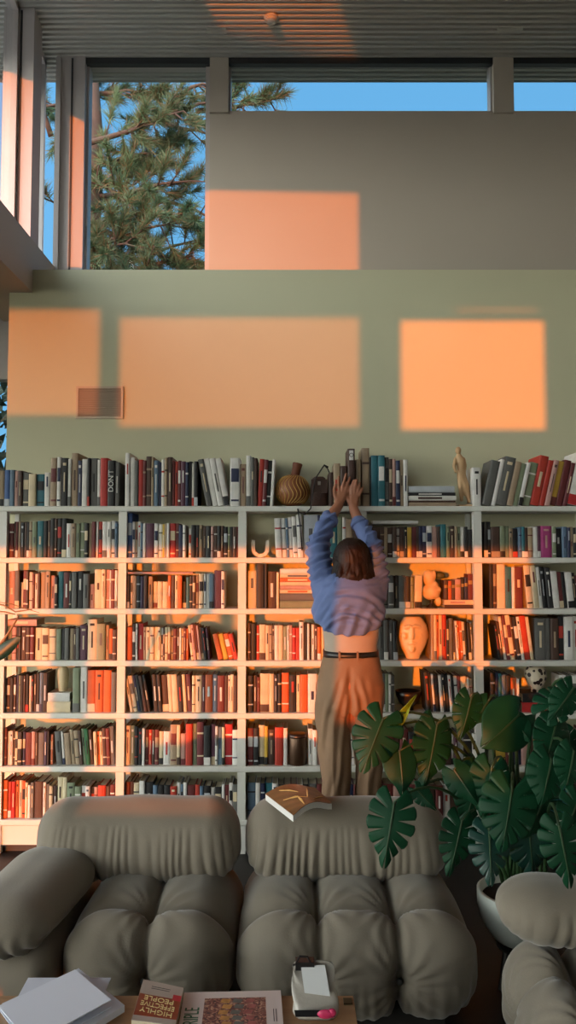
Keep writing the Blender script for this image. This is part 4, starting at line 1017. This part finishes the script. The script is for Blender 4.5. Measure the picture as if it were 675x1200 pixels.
mb = MB(); mb.add([pf(-.22, .42, .006), pf(.33, .36, .006), pf(.27, .96, .006), pf(-.27, .96, .006), pf(-.22, .42, .004), pf(.33, .36, .004), pf(.27, .96, .004), pf(-.27, .96, .004)], [(0, 1, 2, 3), (7, 6, 5, 4), (0, 4, 5, 1), (1, 5, 6, 2), (2, 6, 7, 3), (3, 7, 4, 0)]); mb.build('paper_label', M_LABEL, o)
mb = MB(); c_ = pouch_c(.98); mb.box(c_.x - .048, c_.x + .004, c_.y - .018, c_.y + .012, c_.z - .006, c_.z + .016); mb.tube([c_ + Vector((-.045, -.01, .012)), c_ + Vector((-.036, -.02, .034)), c_ + Vector((-.014, -.02, .032)), c_ + Vector((-.004, -.012, .008))], .003, 6); mb.build('clip', M_CLIP, o)
mb = MB(); mb.add([pf(-.44, .02, .004), pf(.40, .02, .004), pf(.42, .13, .004), pf(-.46, .13, .004)] + [pf(-.44, .02, .001), pf(.40, .02, .001), pf(.42, .13, .001), pf(-.46, .13, .001)], [(0, 1, 2, 3), (7, 6, 5, 4), (0, 4, 5, 1), (1, 5, 6, 2), (2, 6, 7, 3), (3, 7, 4, 0)]); mb.build('printed_band', M_CLIP, o)
mb = MB(); mb.ball(pf(.2, .06, .004), (.022, .006, .012), 8); mb.ball(pf(.34, .08, .004), (.012, .006, .012), 8); mb.build('pink_print', M_PINK, o, True)

# ------------------------------------------------------------------ potted split-leaf plant
M_POT = mat('white_pot', (186, 192, 184), 0.4, .03, 5); M_SOIL = mat('potting_soil', (30, 24, 20), .95, .3, 30)
M_LEAF = mat('deep_green_leaf', (15, 58, 36), 0.48, .25, 9, spec=.2); M_LEAF_NEW = mat('young_green_leaf', (104, 136, 34), .4, .12, 9)
M_LEAF_BLUE = mat('bluish_leaf', (20, 58, 50), 0.38, .2, 9, spec=.45); M_STEM = mat('plant_stem', (34, 60, 30), .5, .15, 10)
PX, PY = at(612, 1040, 2.98).x, 2.98
pl = empty('potted_monstera', (PX, PY, 0)); tag(pl, 'large dark green split-leaf plant in a white pot before the bookcase', 'houseplant')
m = MB(); m.lathe([(.001, .141), (.07, .141), (.115, .165), (.15, .215), (.168, .28), (.168, .33), (.155, .335), (.15, .30), (.001, .30)], (PX, PY, 0), 40); m.build('pot', M_POT, pl, True)
m = MB(); m.lathe([(.10, .128), (.105, .140), (.001, .140)], (PX, PY, 0), 24)
for q in range(3):
    a = R(90 + 120 * q); m.tube([Vector((PX + .09 * math.cos(a), PY + .09 * math.sin(a), .135)), Vector((PX + .12 * math.cos(a), PY + .12 * math.sin(a), .001))], .011, 8)
m.build('stand', mat('dark_wood', (30, 24, 20), .5), pl)
m = MB(); m.lathe([(.001, .300), (.151, .301), (.08, .312), (.001, .316)], (PX, PY, 0), 24); m.build('soil', M_SOIL, pl, True)
def leaf(name, B, T, wr, splits, m_, facing, curl=.25, seed=0, fold=.0):
    """heart shaped blade from its stalk end B to its tip T; splits cut the sides into lobes"""
    rr = random.Random(seed); B, T = Vector(B), Vector(T); ey = (T - B); L = ey.length; ey.normalize()
    nz = Vector(facing); nz = (nz - ey * nz.dot(ey)).normalized(); ex = ey.cross(nz)
    W_ = L * wr / 2; N = 6; mb = MB()
    def P(t, s, side):
        # t along the side from the back lobe (0) to the tip (1), s from the rib outwards
        phi = R(-62 + 150 * t ** .85); rib = L * (.06 + .62 * t) if t < 1 else L * .68
        prof_ = (.88 + .32 * math.sin(math.pi * min(1, t * 1.15 + .10))) * (1 - .25 * t ** 3)
        rad = W_ * prof_ * .94 + (L * .30 - W_ * .60) * max(0, (t - .72) / .28) ** 1.5
        x = s * rad * math.cos(phi); y_ = rib + s * rad * math.sin(phi) - L * .04 * s * (1 - t)
        z_ = -curl * W_ * s * s * (1 - fold) - curl * .55 * L * (y_ / L) ** 2 + .03 * L * math.sin(9 * t + seed) * s * s + fold * s * W_ * 1.1
        x *= (1 - .55 * fold)
        return B + ex * (x * side) + ey * y_ + nz * z_
    for side in (1, -1):
        for i in range(N):
            t0, t1 = i / N, (i + 1) / N
            cut = (splits * (.55 + .5 * rr.random())) if 0 < i < N else splits * .6
            S = [0, .25, .45, .62, .8, .93, 1.0]; nt_ = 4; grid = []
            for s in S:
                g_ = max(0, (s - .34) / .66); shrink = 1 - cut * (.34 * g_ ** .6 if i not in (0, N - 1) else .2 * g_); mid = (t0 + t1) / 2
                rowp = []
                for j in range(nt_ + 1):
                    u = j / nt_ - .5; t = mid + u * (t1 - t0) * shrink
                    ss = s * (1 - splits * .07 * g_ * (2 * abs(u)) ** 3)
                    rowp.append(P(max(0, min(1, t)), ss, side))
                grid.append(rowp)
            vs = [q for r_ in grid for q in r_]; fs = []
            for a in range(len(S) - 1):
                for j in range(nt_):
                    q = a * (nt_ + 1) + j; f = (q, q + 1, q + nt_ + 2, q + nt_ + 1); fs.append(f if side > 0 else f[::-1])
            mb.add(vs, fs)
    o = mb.build(name, m_, None, True, .0006)
    o = modded(o, [('SOLIDIFY', dict(thickness=.0012, offset=0))]); attach(o, pl)
    mr = MB(); pts = [B + ey * (L * .80 * q) + nz * (-curl * .55 * L * (q * .8) ** 2 + .003) for q in (0, .25, .5, .75, 1)]; mr.tube(pts, [.004, .0035, .003, .002, .001], 6)
    r_ = mr.build('midrib', M_STEM if m_ is not M_LEAF_NEW else M_LEAF_NEW); attach(r_, o)
    return o
def stalk(B, n_bow, seed):
    rr = random.Random(seed); B = Vector(B); S = Vector((PX + rr.uniform(-.07, .07), PY + rr.uniform(-.06, .06), .30))
    h = max(B.z + .05, S.z + .25); C = Vector((S.x * .55 + B.x * .45, S.y * .6 + B.y * .4, h + n_bow)); pts = []
    for i in range(13):
        t = i / 12; pts.append(S.lerp(C, t).lerp(C.lerp(B, t), t))
    mb = MB(); mb.tube(pts, [.0085 - .0045 * i / 12 for i in range(13)], 7); o = mb.build('stalk', M_STEM, pl, True)
# stalk end px, tip px, distances of both, width ratio, splits, material, facing
LV = [
 ((449, 842), (424, 907), 2.72, 2.64, .88, .9, 'd', (-.1, -1, .25)),
 ((462, 855), (489, 814), 2.75, 2.78, .42, .0, 'n', (-.3, -1, .4)),
 ((468, 880), (474, 934), 2.74, 2.68, .82, .0, 'd', (.1, -1, .3)),
 ((512, 848), (499, 932), 2.80, 2.70, .62, .5, 'd', (.2, -1, .15)),
 ((462, 940), (449, 1022), 2.62, 2.55, .78, .95, 'd', (-.1, -1, .35)),
 ((541, 962), (527, 1032), 2.72, 2.66, .70, .8, 'd', (.1, -1, .2)),
 ((573, 972), (577, 1042), 2.66, 2.58, .80, 1.0, 'b', (.0, -1, .45)),
 ((600, 925), (589, 1000), 2.58, 2.50, .98, .9, 'd', (-.05, -1, .5)),
 ((608, 838), (570, 874), 2.74, 2.66, 1.05, .0, 'd', (.15, -1, .35)),
 ((600, 842), (622, 868), 2.76, 2.70, .95, .0, 'd', (-.2, -1, .3)),
 ((651, 848), (639, 904), 2.70, 2.62, .80, .3, 'd', (.1, -1, .25)),
 ((642, 832), (672, 798), 2.66, 2.72, .9, .9, 'd', (-.35, -1, .5)),
 ((672, 806), (645, 846), 2.62, 2.58, .75, .5, 'd', (.2, -1, .3)),
 ((646, 890), (636, 944), 2.60, 2.54, .95, .2, 'd', (.05, -1, .3)),
 ((672, 880), (664, 930), 2.56, 2.52, .85, .4, 'd', (.2, -1, .25)),
 ((655, 968), (672, 1048), 2.33, 2.28, .74, .9, 'd', (-.1, -1, .35)),
 ((678, 936), (660, 985), 2.52, 2.48, .85, .6, 'd', (.2, -1, .3)),
 ((532, 902), (561, 944), 2.76, 2.70, .80, .1, 'd', (-.1, -1, .3)),
 ((552, 818), (541, 868), 2.84, 2.78, .75, .3, 'd', (.2, -1, .2)),
 ((572, 822), (555, 848), 2.86, 2.82, .9, .0, 'd', (-.1, -1, .5)),
 ((487, 924), (512, 950), 2.74, 2.70, .70, .2, 'd', (-.2, -1, .4)),
 ((560, 905), (545, 975), 2.80, 2.74, .75, .5, 'd', (.1, -1, .2)),
 ((618, 960), (628, 1035), 2.72, 2.68, .9, .6, 'b', (.1, -1, .2)),
 ((640, 930), (618, 985), 2.66, 2.62, .95, .7, 'd', (.1, -1, .3)),
 ((576, 900), (566, 962), 2.74, 2.70, .85, .4, 'd', (-.1, -1, .25)),
 ((660, 860), (676, 900), 2.74, 2.7, .9, .3, 'd', (-.2, -1, .2)),
]
for i, (b, t, yb_, yt, wr, sp_, mk, fc) in enumerate(LV):
    B, T = at(*b, yb_), at(*t, yt); mm = {'d': M_LEAF, 'n': M_LEAF_NEW, 'b': M_LEAF_BLUE}[mk]
    leaf('leaf', B, T, wr * .88, sp_, mm, fc, .22 if mk != 'n' else .1, i, .7 if mk == 'n' else 0); stalk(B, .06 + .05 * ((i * 37) % 5) / 5, i)

# ------------------------------------------------------------------ bare twig reaching in from a planter at the side
M_BARK = mat('pale_twig', (150, 118, 84), .7, .2, 20)
tx, ty = at(-46, 900, 3.0).x, 3.0
tp = empty('twig_planter', (tx, ty, 0)); tag(tp, 'thin pale twigs with one dark leaf in front of the first bookcase bay', 'twigs')
m = MB(); m.lathe([(.001, .001), (.10, .001), (.13, .28), (.12, .28), (.11, .25), (.001, .25)], (tx, ty, 0), 24); m.build('planter', M_POT, tp, True)
def tw(px, py): return at(px, py, 3.0)
m = MB()
m.tube([Vector((tx, ty, .25)), tw(-40, 860), tw(-26, 800), tw(-6, 764), tw(10, 742), tw(22, 722)], [.011, .009, .007, .006, .005, .003], 7)
m.tube([tw(-20, 788), tw(-30, 735), tw(-24, 706), tw(4, 709), tw(18, 717), tw(38, 714)], [.006, .005, .004, .0035, .003, .0015], 6)
m.tube([tw(-28, 726), tw(-10, 716), tw(6, 717), tw(18, 720)], [.004, .003, .003, .002], 6)
m.tube([tw(-32, 740), tw(-12, 704), tw(14, 708), tw(46, 718)], [.003, .002, .002, .001], 5)
m.build('twigs', M_BARK, tp, True)
lf = MB(); A, Bq = tw(-14, 778), tw(26, 745); d = (Bq - A); up = Vector((-d.z, 0, d.x)).normalized(); vs = []; n = 10
for i in range(n + 1):
    t = i / n; w_ = .026 * math.sin(math.pi * t) ** .8; c = A + d * t
    vs += [c + up * w_ + Vector((0, -.006, 0)), c, c - up * w_ + Vector((0, -.006, 0))]
lf.add(vs, [f for i in range(n) for f in ((i * 3, i * 3 + 1, i * 3 + 4, i * 3 + 3), (i * 3 + 1, i * 3 + 2, i * 3 + 5, i * 3 + 4))])
o = lf.build('leaf', M_LEAF_BLUE, None, True); modded(o, [('SOLIDIFY', dict(thickness=.0015, offset=0))]); attach(o, tp)

# ------------------------------------------------------------------ pine tree beyond the glass
M_NEEDLE = mat('pine_needles', (56, 80, 50), .7, .35, 1.2); M_NEEDLE2 = mat('dry_pine_needles', (100, 78, 50), .7, .3, 1.2); M_PBARK = mat('pine_bark', (58, 44, 36), .9, .3, 8)
def pine(name, label, cx, cy, zlo, zhi, boxes, seed, dens):
    rr = random.Random(seed); o = empty(name, (cx, cy, -.3)); tag(o, label, 'tree', kind='thing')
    m = MB(); m.tube([Vector((cx, cy, -.3)), Vector((cx + .05, cy, zlo)), Vector((cx + .1, cy + .05, (zlo + zhi) / 2)), Vector((cx, cy, zhi))], [.2, .15, .10, .03], 10); m.build('trunk', M_PBARK, o, True)
    br = MB(); fo = MB()
    def tuft(c, d, L, n):
        d = d.normalized()
        for k in range(n):
            v = (d + Vector((rr.gauss(0, .62), rr.gauss(0, .62), rr.gauss(0, .62) - .05))).normalized(); l = L * rr.uniform(.7, 1.1)
            s = v.orthogonal().normalized(); s = Matrix.Rotation(rr.uniform(0, 6.28), 3, v) @ s; w_ = .0042; q = c + d * rr.uniform(-.05, .08)
            tip = q + v * l + Vector((0, 0, -.25 * l * l)); s2 = v.cross(s)
            fo.add([q + s * w_, q - s * w_ * .5 + s2 * w_ * .8, q - s * w_ * .5 - s2 * w_ * .8, tip], [(0, 1, 3), (1, 2, 3), (2, 0, 3)], 1 if rr.random() < .16 else 0)
    for (ax, ay, az), (bx, by, bz), nsub in boxes:
        A, B = Vector((ax, ay, az)), Vector((bx, by, bz)); mid = A.lerp(B, .5) + Vector((0, 0, rr.uniform(-.08, .15)))
        pts = [A, A.lerp(mid, .6), mid, mid.lerp(B, .5) + Vector((0, 0, .03)), B]; L = (B - A).length
        br.tube(pts, [.035, .03, .024, .016, .008], 7)
        for k in range(nsub):
            t = rr.uniform(.15, 1.0); c = A.lerp(mid, t * 2) if t < .5 else mid.lerp(B, t * 2 - 1)
            dv = ((B - A).normalized() * .5 + Vector((rr.gauss(0, .7), rr.gauss(0, .5), rr.gauss(.1, .6)))).normalized(); l = rr.uniform(.18, .55)
            e = c + dv * l; br.tube([c, c.lerp(e, .5) + Vector((0, 0, -.02)), e], [.010, .007, .004], 5)
            for q in range(dens): tuft(c.lerp(e, rr.uniform(.3, 1.05)), dv + Vector((0, 0, .35)), rr.uniform(.13, .2), 44)
    br.build('branches', M_PBARK, o, True); fo.build('foliage', [M_NEEDLE, M_NEEDLE2], o)
    return o
def wp(px, py, Y): p = at(px, py, Y); return (p.x, p.y, p.z)
pine('pine_tree', 'large pine tree with long needles outside the tall window', -2.35, 8.6, 4.5, 8.5, [
  (wp(95, 170, 8.4), wp(215, 130, 8.2), 13), (wp(90, 235, 8.7), wp(225, 212, 8.3), 13), (wp(92, 290, 8.5), wp(200, 262, 8.2), 16), (wp(95, 330, 8.8), wp(225, 300, 8.4), 16),
  (wp(90, 110, 8.9), wp(170, 108, 8.5), 10), (wp(150, 150, 8.7), wp(262, 118, 8.3), 9), (wp(92, 200, 8.6), wp(160, 250, 8.1), 12), (wp(150, 225, 8.9), wp(258, 262, 8.6), 8), (wp(90, 340, 8.4), wp(170, 330, 8.0), 14),
  (wp(120, 270, 9.0), wp(235, 325, 8.5), 9), (wp(60, 160, 8.8), wp(44, 105, 8.6), 4), (wp(98, 130, 8.8), wp(52, 125, 8.4), 4), (wp(230, 130, 9.0), wp(322, 116, 8.7), 14), (wp(96, 270, 8.9), wp(58, 235, 8.6), 3), (wp(92, 310, 8.2), wp(150, 285, 8.0), 14), (wp(95, 200, 8.9), wp(190, 180, 8.6), 12), (wp(92, 325, 8.9), wp(235, 280, 8.7), 14), (wp(180, 140, 9.0), wp(250, 160, 8.6), 9), (wp(200, 120, 9.1), wp(250, 100, 8.8), 7), (wp(110, 240, 9.0), wp(160, 215, 8.8), 10)], 4, 6)
# hedge seen through the low side bay
M_HEDGE = mat('hedge_leaves', (52, 62, 40), .8, .4, 4)
m = MB(); rr = random.Random(9)
for i in range(4200):
    c = Vector((rr.uniform(-5, -1.9), 6.5 + rr.gauss(0, .22), rr.uniform(-.3, 3.3) + .2 * math.sin(i))); v = Vector((rr.gauss(0, 1), rr.gauss(0, 1), rr.gauss(0, 1))).normalized(); s = v.orthogonal().normalized(); n_ = v.cross(s)
    m.add([c, c + v * .07 + s * .035, c + v * .15 + n_ * .01, c + v * .07 - s * .035], [(0, 1, 2, 3)])
o = m.build('hedge', M_HEDGE); tag(o, 'dark garden hedge outside the side bay glazing', 'hedge', kind='stuff')

# ------------------------------------------------------------------ the person
M_SKIN = mat('skin', (158, 104, 78), .5, .05, 12); M_SHIRT = mat('chambray_shirt', (94, 112, 160), .75, .05, 20, .15, 200)
M_UNDER = mat('pale_undershirt', (166, 152, 138), .8); M_TROUS = mat('khaki_trousers', (126, 99, 75), .75, .05, 14, .12, 180)
M_HAIR = mat('dark_brown_hair', (30, 20, 17), .55, .35, 60, .3, 120, stretch=(1, 1, .12), spec=.25); M_BELT = mat('black_belt', (22, 20, 20), .4); M_SHOE = mat('brown_shoe', (60, 42, 32), .5); M_EYE = mat('eye_white', (210, 205, 200), .3); M_LIP = mat('lips', (150, 84, 76), .5)
YP = 3.80
def P(px, py, y=YP): return at(px, py, y)
c0 = P(410, 830); pr_ = empty('person', (c0.x, YP, 0)); tag(pr_, 'person in blue shirt and khaki trousers reaching up to the top shelf', 'person')
# body: one continuous surface
m = MB()
m.chain([(P(410, 800), .135), (P(410, 765), .115), (P(410, 735, 3.81), .12), (P(410, 705, 3.83), .13), (P(411, 690, 3.85), .10)])
m.chain([(P(411, 692, 3.86), .062), (P(411, 680, 3.86), .055), (P(411, 668, 3.86), .055)])
hc = P(412, 659, 3.865)
m.ball(hc + Vector((0, 0, .006)), (.076, .094, .10)); m.ball(hc + Vector((0, .045, -.05)), (.055, .052, .055)); m.ball(hc + Vector((0, .085, -.085)), (.022, .016, .016))
m.chain([(hc + Vector((0, .092, .012)), .009), (hc + Vector((0, .112, -.022)), .013)]); m.chain([(hc + Vector((-.022, .094, -.055)), .007), (hc + Vector((.022, .094, -.055)), .007)])
m.chain([(hc + Vector((-.045, .08, .026)), .010), (hc + Vector((-.015, .092, .024)), .009)]); m.chain([(hc + Vector((.045, .08, .026)), .010), (hc + Vector((.015, .092, .024)), .009)])
for s in (-1, 1): m.ball(hc + Vector((s * .076, .005, -.012)), (.010, .022, .032))
m.chain([(P(392, 695, 3.85), .05), (P(381, 678, 3.875), .044), (P(374, 641, 3.976), .036), (P(378, 624, 4.026), .034), (P(386, 608, 4.07), .034), (P(397, 592, 4.125), .0255)])
m.chain([(P(430, 695, 3.85), .05), (P(439, 678, 3.875), .044), (P(436, 642, 3.972), .035), (P(429, 626, 4.022), .032), (P(420.5, 612, 4.062), .032), (P(414, 595, 4.125), .025)])
for s, hx, kx, ax in ((-1, 393, 393, 394), (1, 428, 431, 431)):
    m.chain([(P(hx, 808), .10), (P(hx, 840), .085), (P(kx, 880), .062), (P(ax, 915), .056), (Vector((P(ax, 915).x, YP, .12)), .042), (Vector((P(ax, 915).x, YP, .06)), .04)])
    fx = P(ax, 915).x; m.chain([(Vector((fx, YP - .04, .045)), .035), (Vector((fx, YP + .13, .035)), .03)])
# hands: palm, four unequal fingers, thumb
def finger(pts, r0, r1): m.chain([(p, r0 + (r1 - r0) * i / (len(pts) - 1)) for i, p in enumerate(pts)], 10)
# hand nearer the pouch: palm facing the spines, fingers up on the books
YH = 4.165
w0 = P(397, 592, 4.125)
for q in (-1.5, -.5, .5, 1.5): m.capsule(w0 + Vector((q * .006, 0, .005)), .017, P(401 + q * 2.3, 578, 4.15), .0125)
finger([P(397.5, 577, 4.15), P(397.0, 569, 4.165), P(396.6, 563.5, 4.172), P(396.8, 559, 4.178)], .0095, .0072)
finger([P(401.0, 576, 4.15), P(402.5, 567, 4.160), P(404.3, 560.5, 4.168), P(405.6, 555.5, 4.176)], .0098, .0073)
finger([P(404.2, 576.5, 4.15), P(406.8, 569, 4.158), P(408.8, 563.5, 4.166), P(410.0, 559.5, 4.174)], .0095, .0070)
finger([P(405.6, 579, 4.15), P(408.8, 574, 4.156), P(411.0, 570.5, 4.162), P(412.2, 568, 4.170)], .0085, .0064)
finger([P(396.0, 588, 4.13), P(392.5, 581, 4.14), P(391.6, 574, 4.155), P(393.0, 568.5, 4.165)], .0125, .0085)
w1 = P(414, 595, 4.125)
for q in (-1.5, -.5, .5, 1.5): m.capsule(w1 + Vector((q * .006, 0, .004)), .017, P(415.3 + q * 2.2, 582, 4.15), .0125)
finger([P(412.3, 581, 4.15), P(412.0, 573, 4.150), P(413.2, 567, 4.156), P(414.6, 563, 4.168)], .0095, .0072)
finger([P(415.0, 580, 4.15), P(415.8, 572, 4.146), P(417.2, 566, 4.152), P(418.2, 562, 4.166)], .0098, .0073)
finger([P(417.8, 580.5, 4.15), P(419.6, 574, 4.146), P(421.2, 569, 4.152), P(421.8, 565.5, 4.166)], .0094, .0070)
finger([P(419.6, 583, 4.15), P(422.2, 578, 4.146), P(424.2, 574, 4.150), P(424.8, 571, 4.162)], .0085, .0064)
finger([P(412.0, 592, 4.13), P(408.2, 587, 4.14), P(406.6, 581, 4.150), P(407.4, 576, 4.160)], .0125, .0085)
body = remeshed(m, 'body', M_SKIN, .0042, 3, pr_)
for s in (-1, 1):
    mb = MB(); mb.ball(hc + Vector((s * .031, .086, .004)), (.013, .010, .009), 8); mb.build('eye', M_EYE, pr_, True)
mb = MB(); mb.chain([(hc + Vector((-.018, .1005, -.056)), .005), (hc + Vector((.018, .1005, -.056)), .005)]); mb.build('lips', M_LIP, pr_, True)
# folds for cloth
def fold_fn(o, fn):
    me = o.data; me.update(); ns = [v.normal.copy() for v in me.vertices]
    for v, n in zip(me.vertices, ns): v.co += n * fn(v.co, n)
def px_of(c):
    d = c - EYE; f_ = d.y * math.cos(TH) + d.z * math.sin(TH); u_ = -d.y * math.sin(TH) + d.z * math.cos(TH)
    return W_PX / 2 + F * d.x / f_, H_PX / 2 - F * u_ / f_
# shirt: loose body plus two sleeves, merged
def ell(cx, cz, hx, hy, cy, n=40, k=.85):
    return [Vector((cx + hx * math.copysign(abs(math.cos(a)) ** k, math.cos(a)), cy + hy * math.copysign(abs(math.sin(a)) ** k, math.sin(a)), cz)) for a in [2 * math.pi * j / n for j in range(n)]]
k = YP / F
m = MB(); rs = []
for py, cx, hw, hd, cy in ((743, 408.5, 42.5, .135, 3.80), (735, 408, 43, .145, 3.80), (724, 408, 42, .15, 3.805), (712, 408.5, 40.5, .145, 3.81), (700, 409.5, 39, .14, 3.82), (688, 410.5, 37, .13, 3.835), (678, 411, 33, .11, 3.85), (670, 411, 24, .08, 3.86)):
    p = P(cx, py, cy); up_ = max(0, min(1, (py - 700) / 38)) * .085; ring = ell(p.x, p.z, hw * k, hd, cy)
    rs.append([v + Vector((0, 0, up_ * abs((v.x - p.x) / (hw * k)) ** 3 - .008 * up_ * 10 * noise.noise(Vector((v.x * 14, v.y * 9, 2))))) for v in ring])
m.rings(rs)
m.chain([(P(386, 698, 3.84), .085), (P(379, 679, 3.875), .072), (P(374, 658, 3.93), .064), (P(372.5, 641, 3.975), .060), (P(377, 626, 4.025), .054), (P(384, 612, 4.06), .046), (P(386, 608, 4.07), .045)])
m.chain([(P(434, 698, 3.84), .085), (P(441, 679, 3.875), .066), (P(439, 658, 3.93), .060), (P(435.5, 640, 3.975), .055), (P(429, 626, 4.025), .049), (P(422, 615, 4.06), .043), (P(420.5, 612.5, 4.065), .042)])
shirt = remeshed(m, 'shirt', M_SHIRT, .0065, 5, None)
def shirt_fold(c, n):
    px, py = px_of(c); out = 0.0
    if n.y < .5:
        # drapes hanging from the shoulders and sweeping to the middle of the back
        u = (px - 411); sag = (py - 670) - .018 * (u ** 2) * (-1)
        w1_ = math.sin((py - .016 * u * u + 6 * noise.noise(Vector((px * .03, py * .02, 1)))) * .55)
        mask = max(0, min(1, (py - 686) / 14)) * max(0, min(1, (742 - py) / 16)) * max(0, 1 - abs(u) / 52)
        out += .017 * w1_ * mask * (.5 + noise.noise(Vector((px * .05, py * .06, 4))))
        w2 = math.sin((px * .42 + py * .22) + 3 * noise.noise(Vector((px * .02, py * .03, 7))))
        out += .009 * w2 * max(0, min(1, (py - 700) / 20)) * (.4 + .6 * abs(noise.noise(Vector((px * .04, py * .03, 2)))))
    # sleeves: rings of creases
    if py < 690 and abs(px - 411) > 18:
        out += .0085 * math.sin(py * .62 + px * .25 + 3 * noise.noise(Vector((px * .06, py * .06, 9)))) * min(1, (690 - py) / 15)
    out += .004 * noise.noise(c * 22)
    return out
fold_fn(shirt, shirt_fold); attach(shirt, pr_)
for (pa, pb, ra) in ((P(386.5, 607.5, 4.072), P(384.5, 612, 4.06), .050), (P(420, 612, 4.067), P(421.6, 616, 4.056), .0465)):
    mb = MB(); mb.tube([pa, pa.lerp(pb, .5), pb], [ra * .97, ra, ra * .98], 28); cf = mb.build('cuff', M_SHIRT, None, True); attach(cf, shirt)
mb = MB(); q = P(412, 687, 3.86); rs = [[q + Vector((r_ * math.cos(a) * 1.1, r_ * math.sin(a) * .95, z_ - .02 * math.sin(a))) for a in [2 * math.pi * j / 30 for j in range(30)]] for r_, z_ in ((.082, -.012), (.072, .018), (.066, .022), (.064, .0))]
mb.rings(rs, cap=False); cl = mb.build('collar', M_SHIRT, None, True); attach(cl, shirt)
# undershirt and belt
m = MB(); rs = []
for py, cx, hw, hd in ((771, 411, 31.5, .112), (764, 411, 31.0, .112), (755, 411, 30.5, .112), (745, 411, 32, .114), (733, 411, 33, .112)):
    p = P(cx, py); rs.append(ell(p.x, p.z, hw * k, hd, YP))
m.rings(rs); us = m.build('undershirt', M_UNDER, None, True); attach(us, pr_)
m = MB(); p = P(411, 765.5); hx, hy = 32.3 * k, .120
rs = [ell(p.x, p.z + dz, hx + e, hy + e, YP) for dz, e in ((-.017, -.004), (-.017, 0), (.017, 0), (.017, -.004))]
m.rings(rs); bl = m.build('belt', M_BELT, None, True); attach(bl, pr_)
for px in (396, 416.5):
    q = P(px, 765.5); q.y = YP - hy * (1 - min(.95, abs((q.x - p.x) / hx)) ** (2 / .85)) ** .425 * 1.0 - .004
    mb = MB(); mb.box(q.x - .005, q.x + .005, q.y - .004, q.y + .01, q.z - .022, q.z + .022); lp = mb.build('belt_loop', M_TROUS, None); attach(lp, bl)
# trousers
m = MB(); rs = []
for py, cx, hw, hd in ((767, 411, 32, .118), (778, 411, 34.5, .128), (795, 410.5, 37.5, .14), (812, 410, 39, .142), (826, 409.5, 39.5, .13), (834, 409.5, 38.5, .11)):
    p = P(cx, py); rs.append(ell(p.x, p.z, hw * k, hd, YP - .005))
m.rings(rs)
for side, rows in ((-1, ((800, 392, 20, .125), (830, 390.5, 20.5, .112), (850, 390, 19.5, .102), (880, 392, 18.5, .094), (915, 394, 17.2, .09))), (1, ((800, 430, 20, .125), (830, 430, 18.8, .112), (850, 431, 17.2, .102), (880, 432, 16.4, .094), (915, 432, 15.6, .09)))):
    rs = []
    for py, cx, hw, hd in rows: p = P(cx, py); rs.append(ell(p.x, p.z, hw * k, hd, YP, 32, .95))
    p = P(rows[-1][1], 915); rs.append(ell(p.x, .35, .068, .085, YP, 32, .95)); rs.append(ell(p.x, .05, .066, .084, YP, 32, .95)); m.rings(rs)
tr = remeshed(m, 'trousers', M_TROUS, .0065, 5, None)
def tr_fold(c, n):
    px, py = px_of(c); out = 0.0
    u = px - 410.5
    if n.y < .3:
        out += -.016 * math.exp(-(u / 3.2) ** 2) * max(0, min(1, (py - 780) / 20)) * max(0, min(1, (850 - py) / 12))
        for s in (-1, 1):
            out += .007 * math.sin((u - s * .25 * (py - 800)) * .55 + s) * max(0, min(1, (py - 790) / 20)) * max(0, min(1, (845 - py) / 20)) * math.exp(-((u - s * 12) / 12) ** 2)
        lx = 391 if u < 0 else 431
        out += .005 * math.exp(-((px - lx) / 2.2) ** 2) * max(0, min(1, (py - 840) / 15))
        out += .004 * math.sin(px * .5 + py * .06 + 3 * noise.noise(Vector((px * .05, py * .02, 3)))) * max(0, min(1, (py - 800) / 30))
    return out + .003 * noise.noise(c * 18)
fold_fn(tr, tr_fold); attach(tr, pr_)
for ax in (394, 432):
    fx = P(ax, 915).x; mb = MB(); mb.chain([(Vector((fx, YP - .06, .05)), .048), (Vector((fx, YP + .05, .048)), .05), (Vector((fx, YP + .17, .038)), .036)])
    for i, v in enumerate(mb.v): mb.v[i] = (v[0], v[1], max(v[2], .001))
    sh = mb.build('shoe', M_SHOE, None, True); attach(sh, pr_)
# hair
m = MB()
m.ball(hc + Vector((0, -.012, .014)), (.094, .104, .112)); m.ball(hc + Vector((0, -.05, -.05)), (.088, .066, .10)); m.ball(hc + Vector((.01, -.055, -.105)), (.075, .05, .07))
rr = random.Random(5)
for i in range(26):
    a = R(-165 + 150 * i / 25); s = hc + Vector((.075 * math.cos(a), .085 * math.sin(a), rr.uniform(-.02, .03))); e = hc + Vector((.105 * math.cos(a) + (.03 if math.cos(a) > .2 else .0), .10 * math.sin(a) - .01, -.145 - rr.uniform(0, .085) - (.035 if math.cos(a) > .2 else 0)))
    m.chain([(s, .022), (s.lerp(e, .4) + Vector((rr.uniform(-.01, .01), -.02, 0)), .019), (s.lerp(e, .75) + Vector((rr.uniform(-.012, .012), -.012, 0)), .013), (e, .004)], 8)
hair = remeshed(m, 'hair', M_HAIR, .0045, 3, None)
fold_fn(hair, lambda c, n: .0035 * math.sin(260 * math.atan2(c.y - hc.y, c.x - hc.x) / 6.28 + 40 * noise.noise(c * 9)) * (.4 + noise.noise(c * 15)))
attach(hair, pr_)
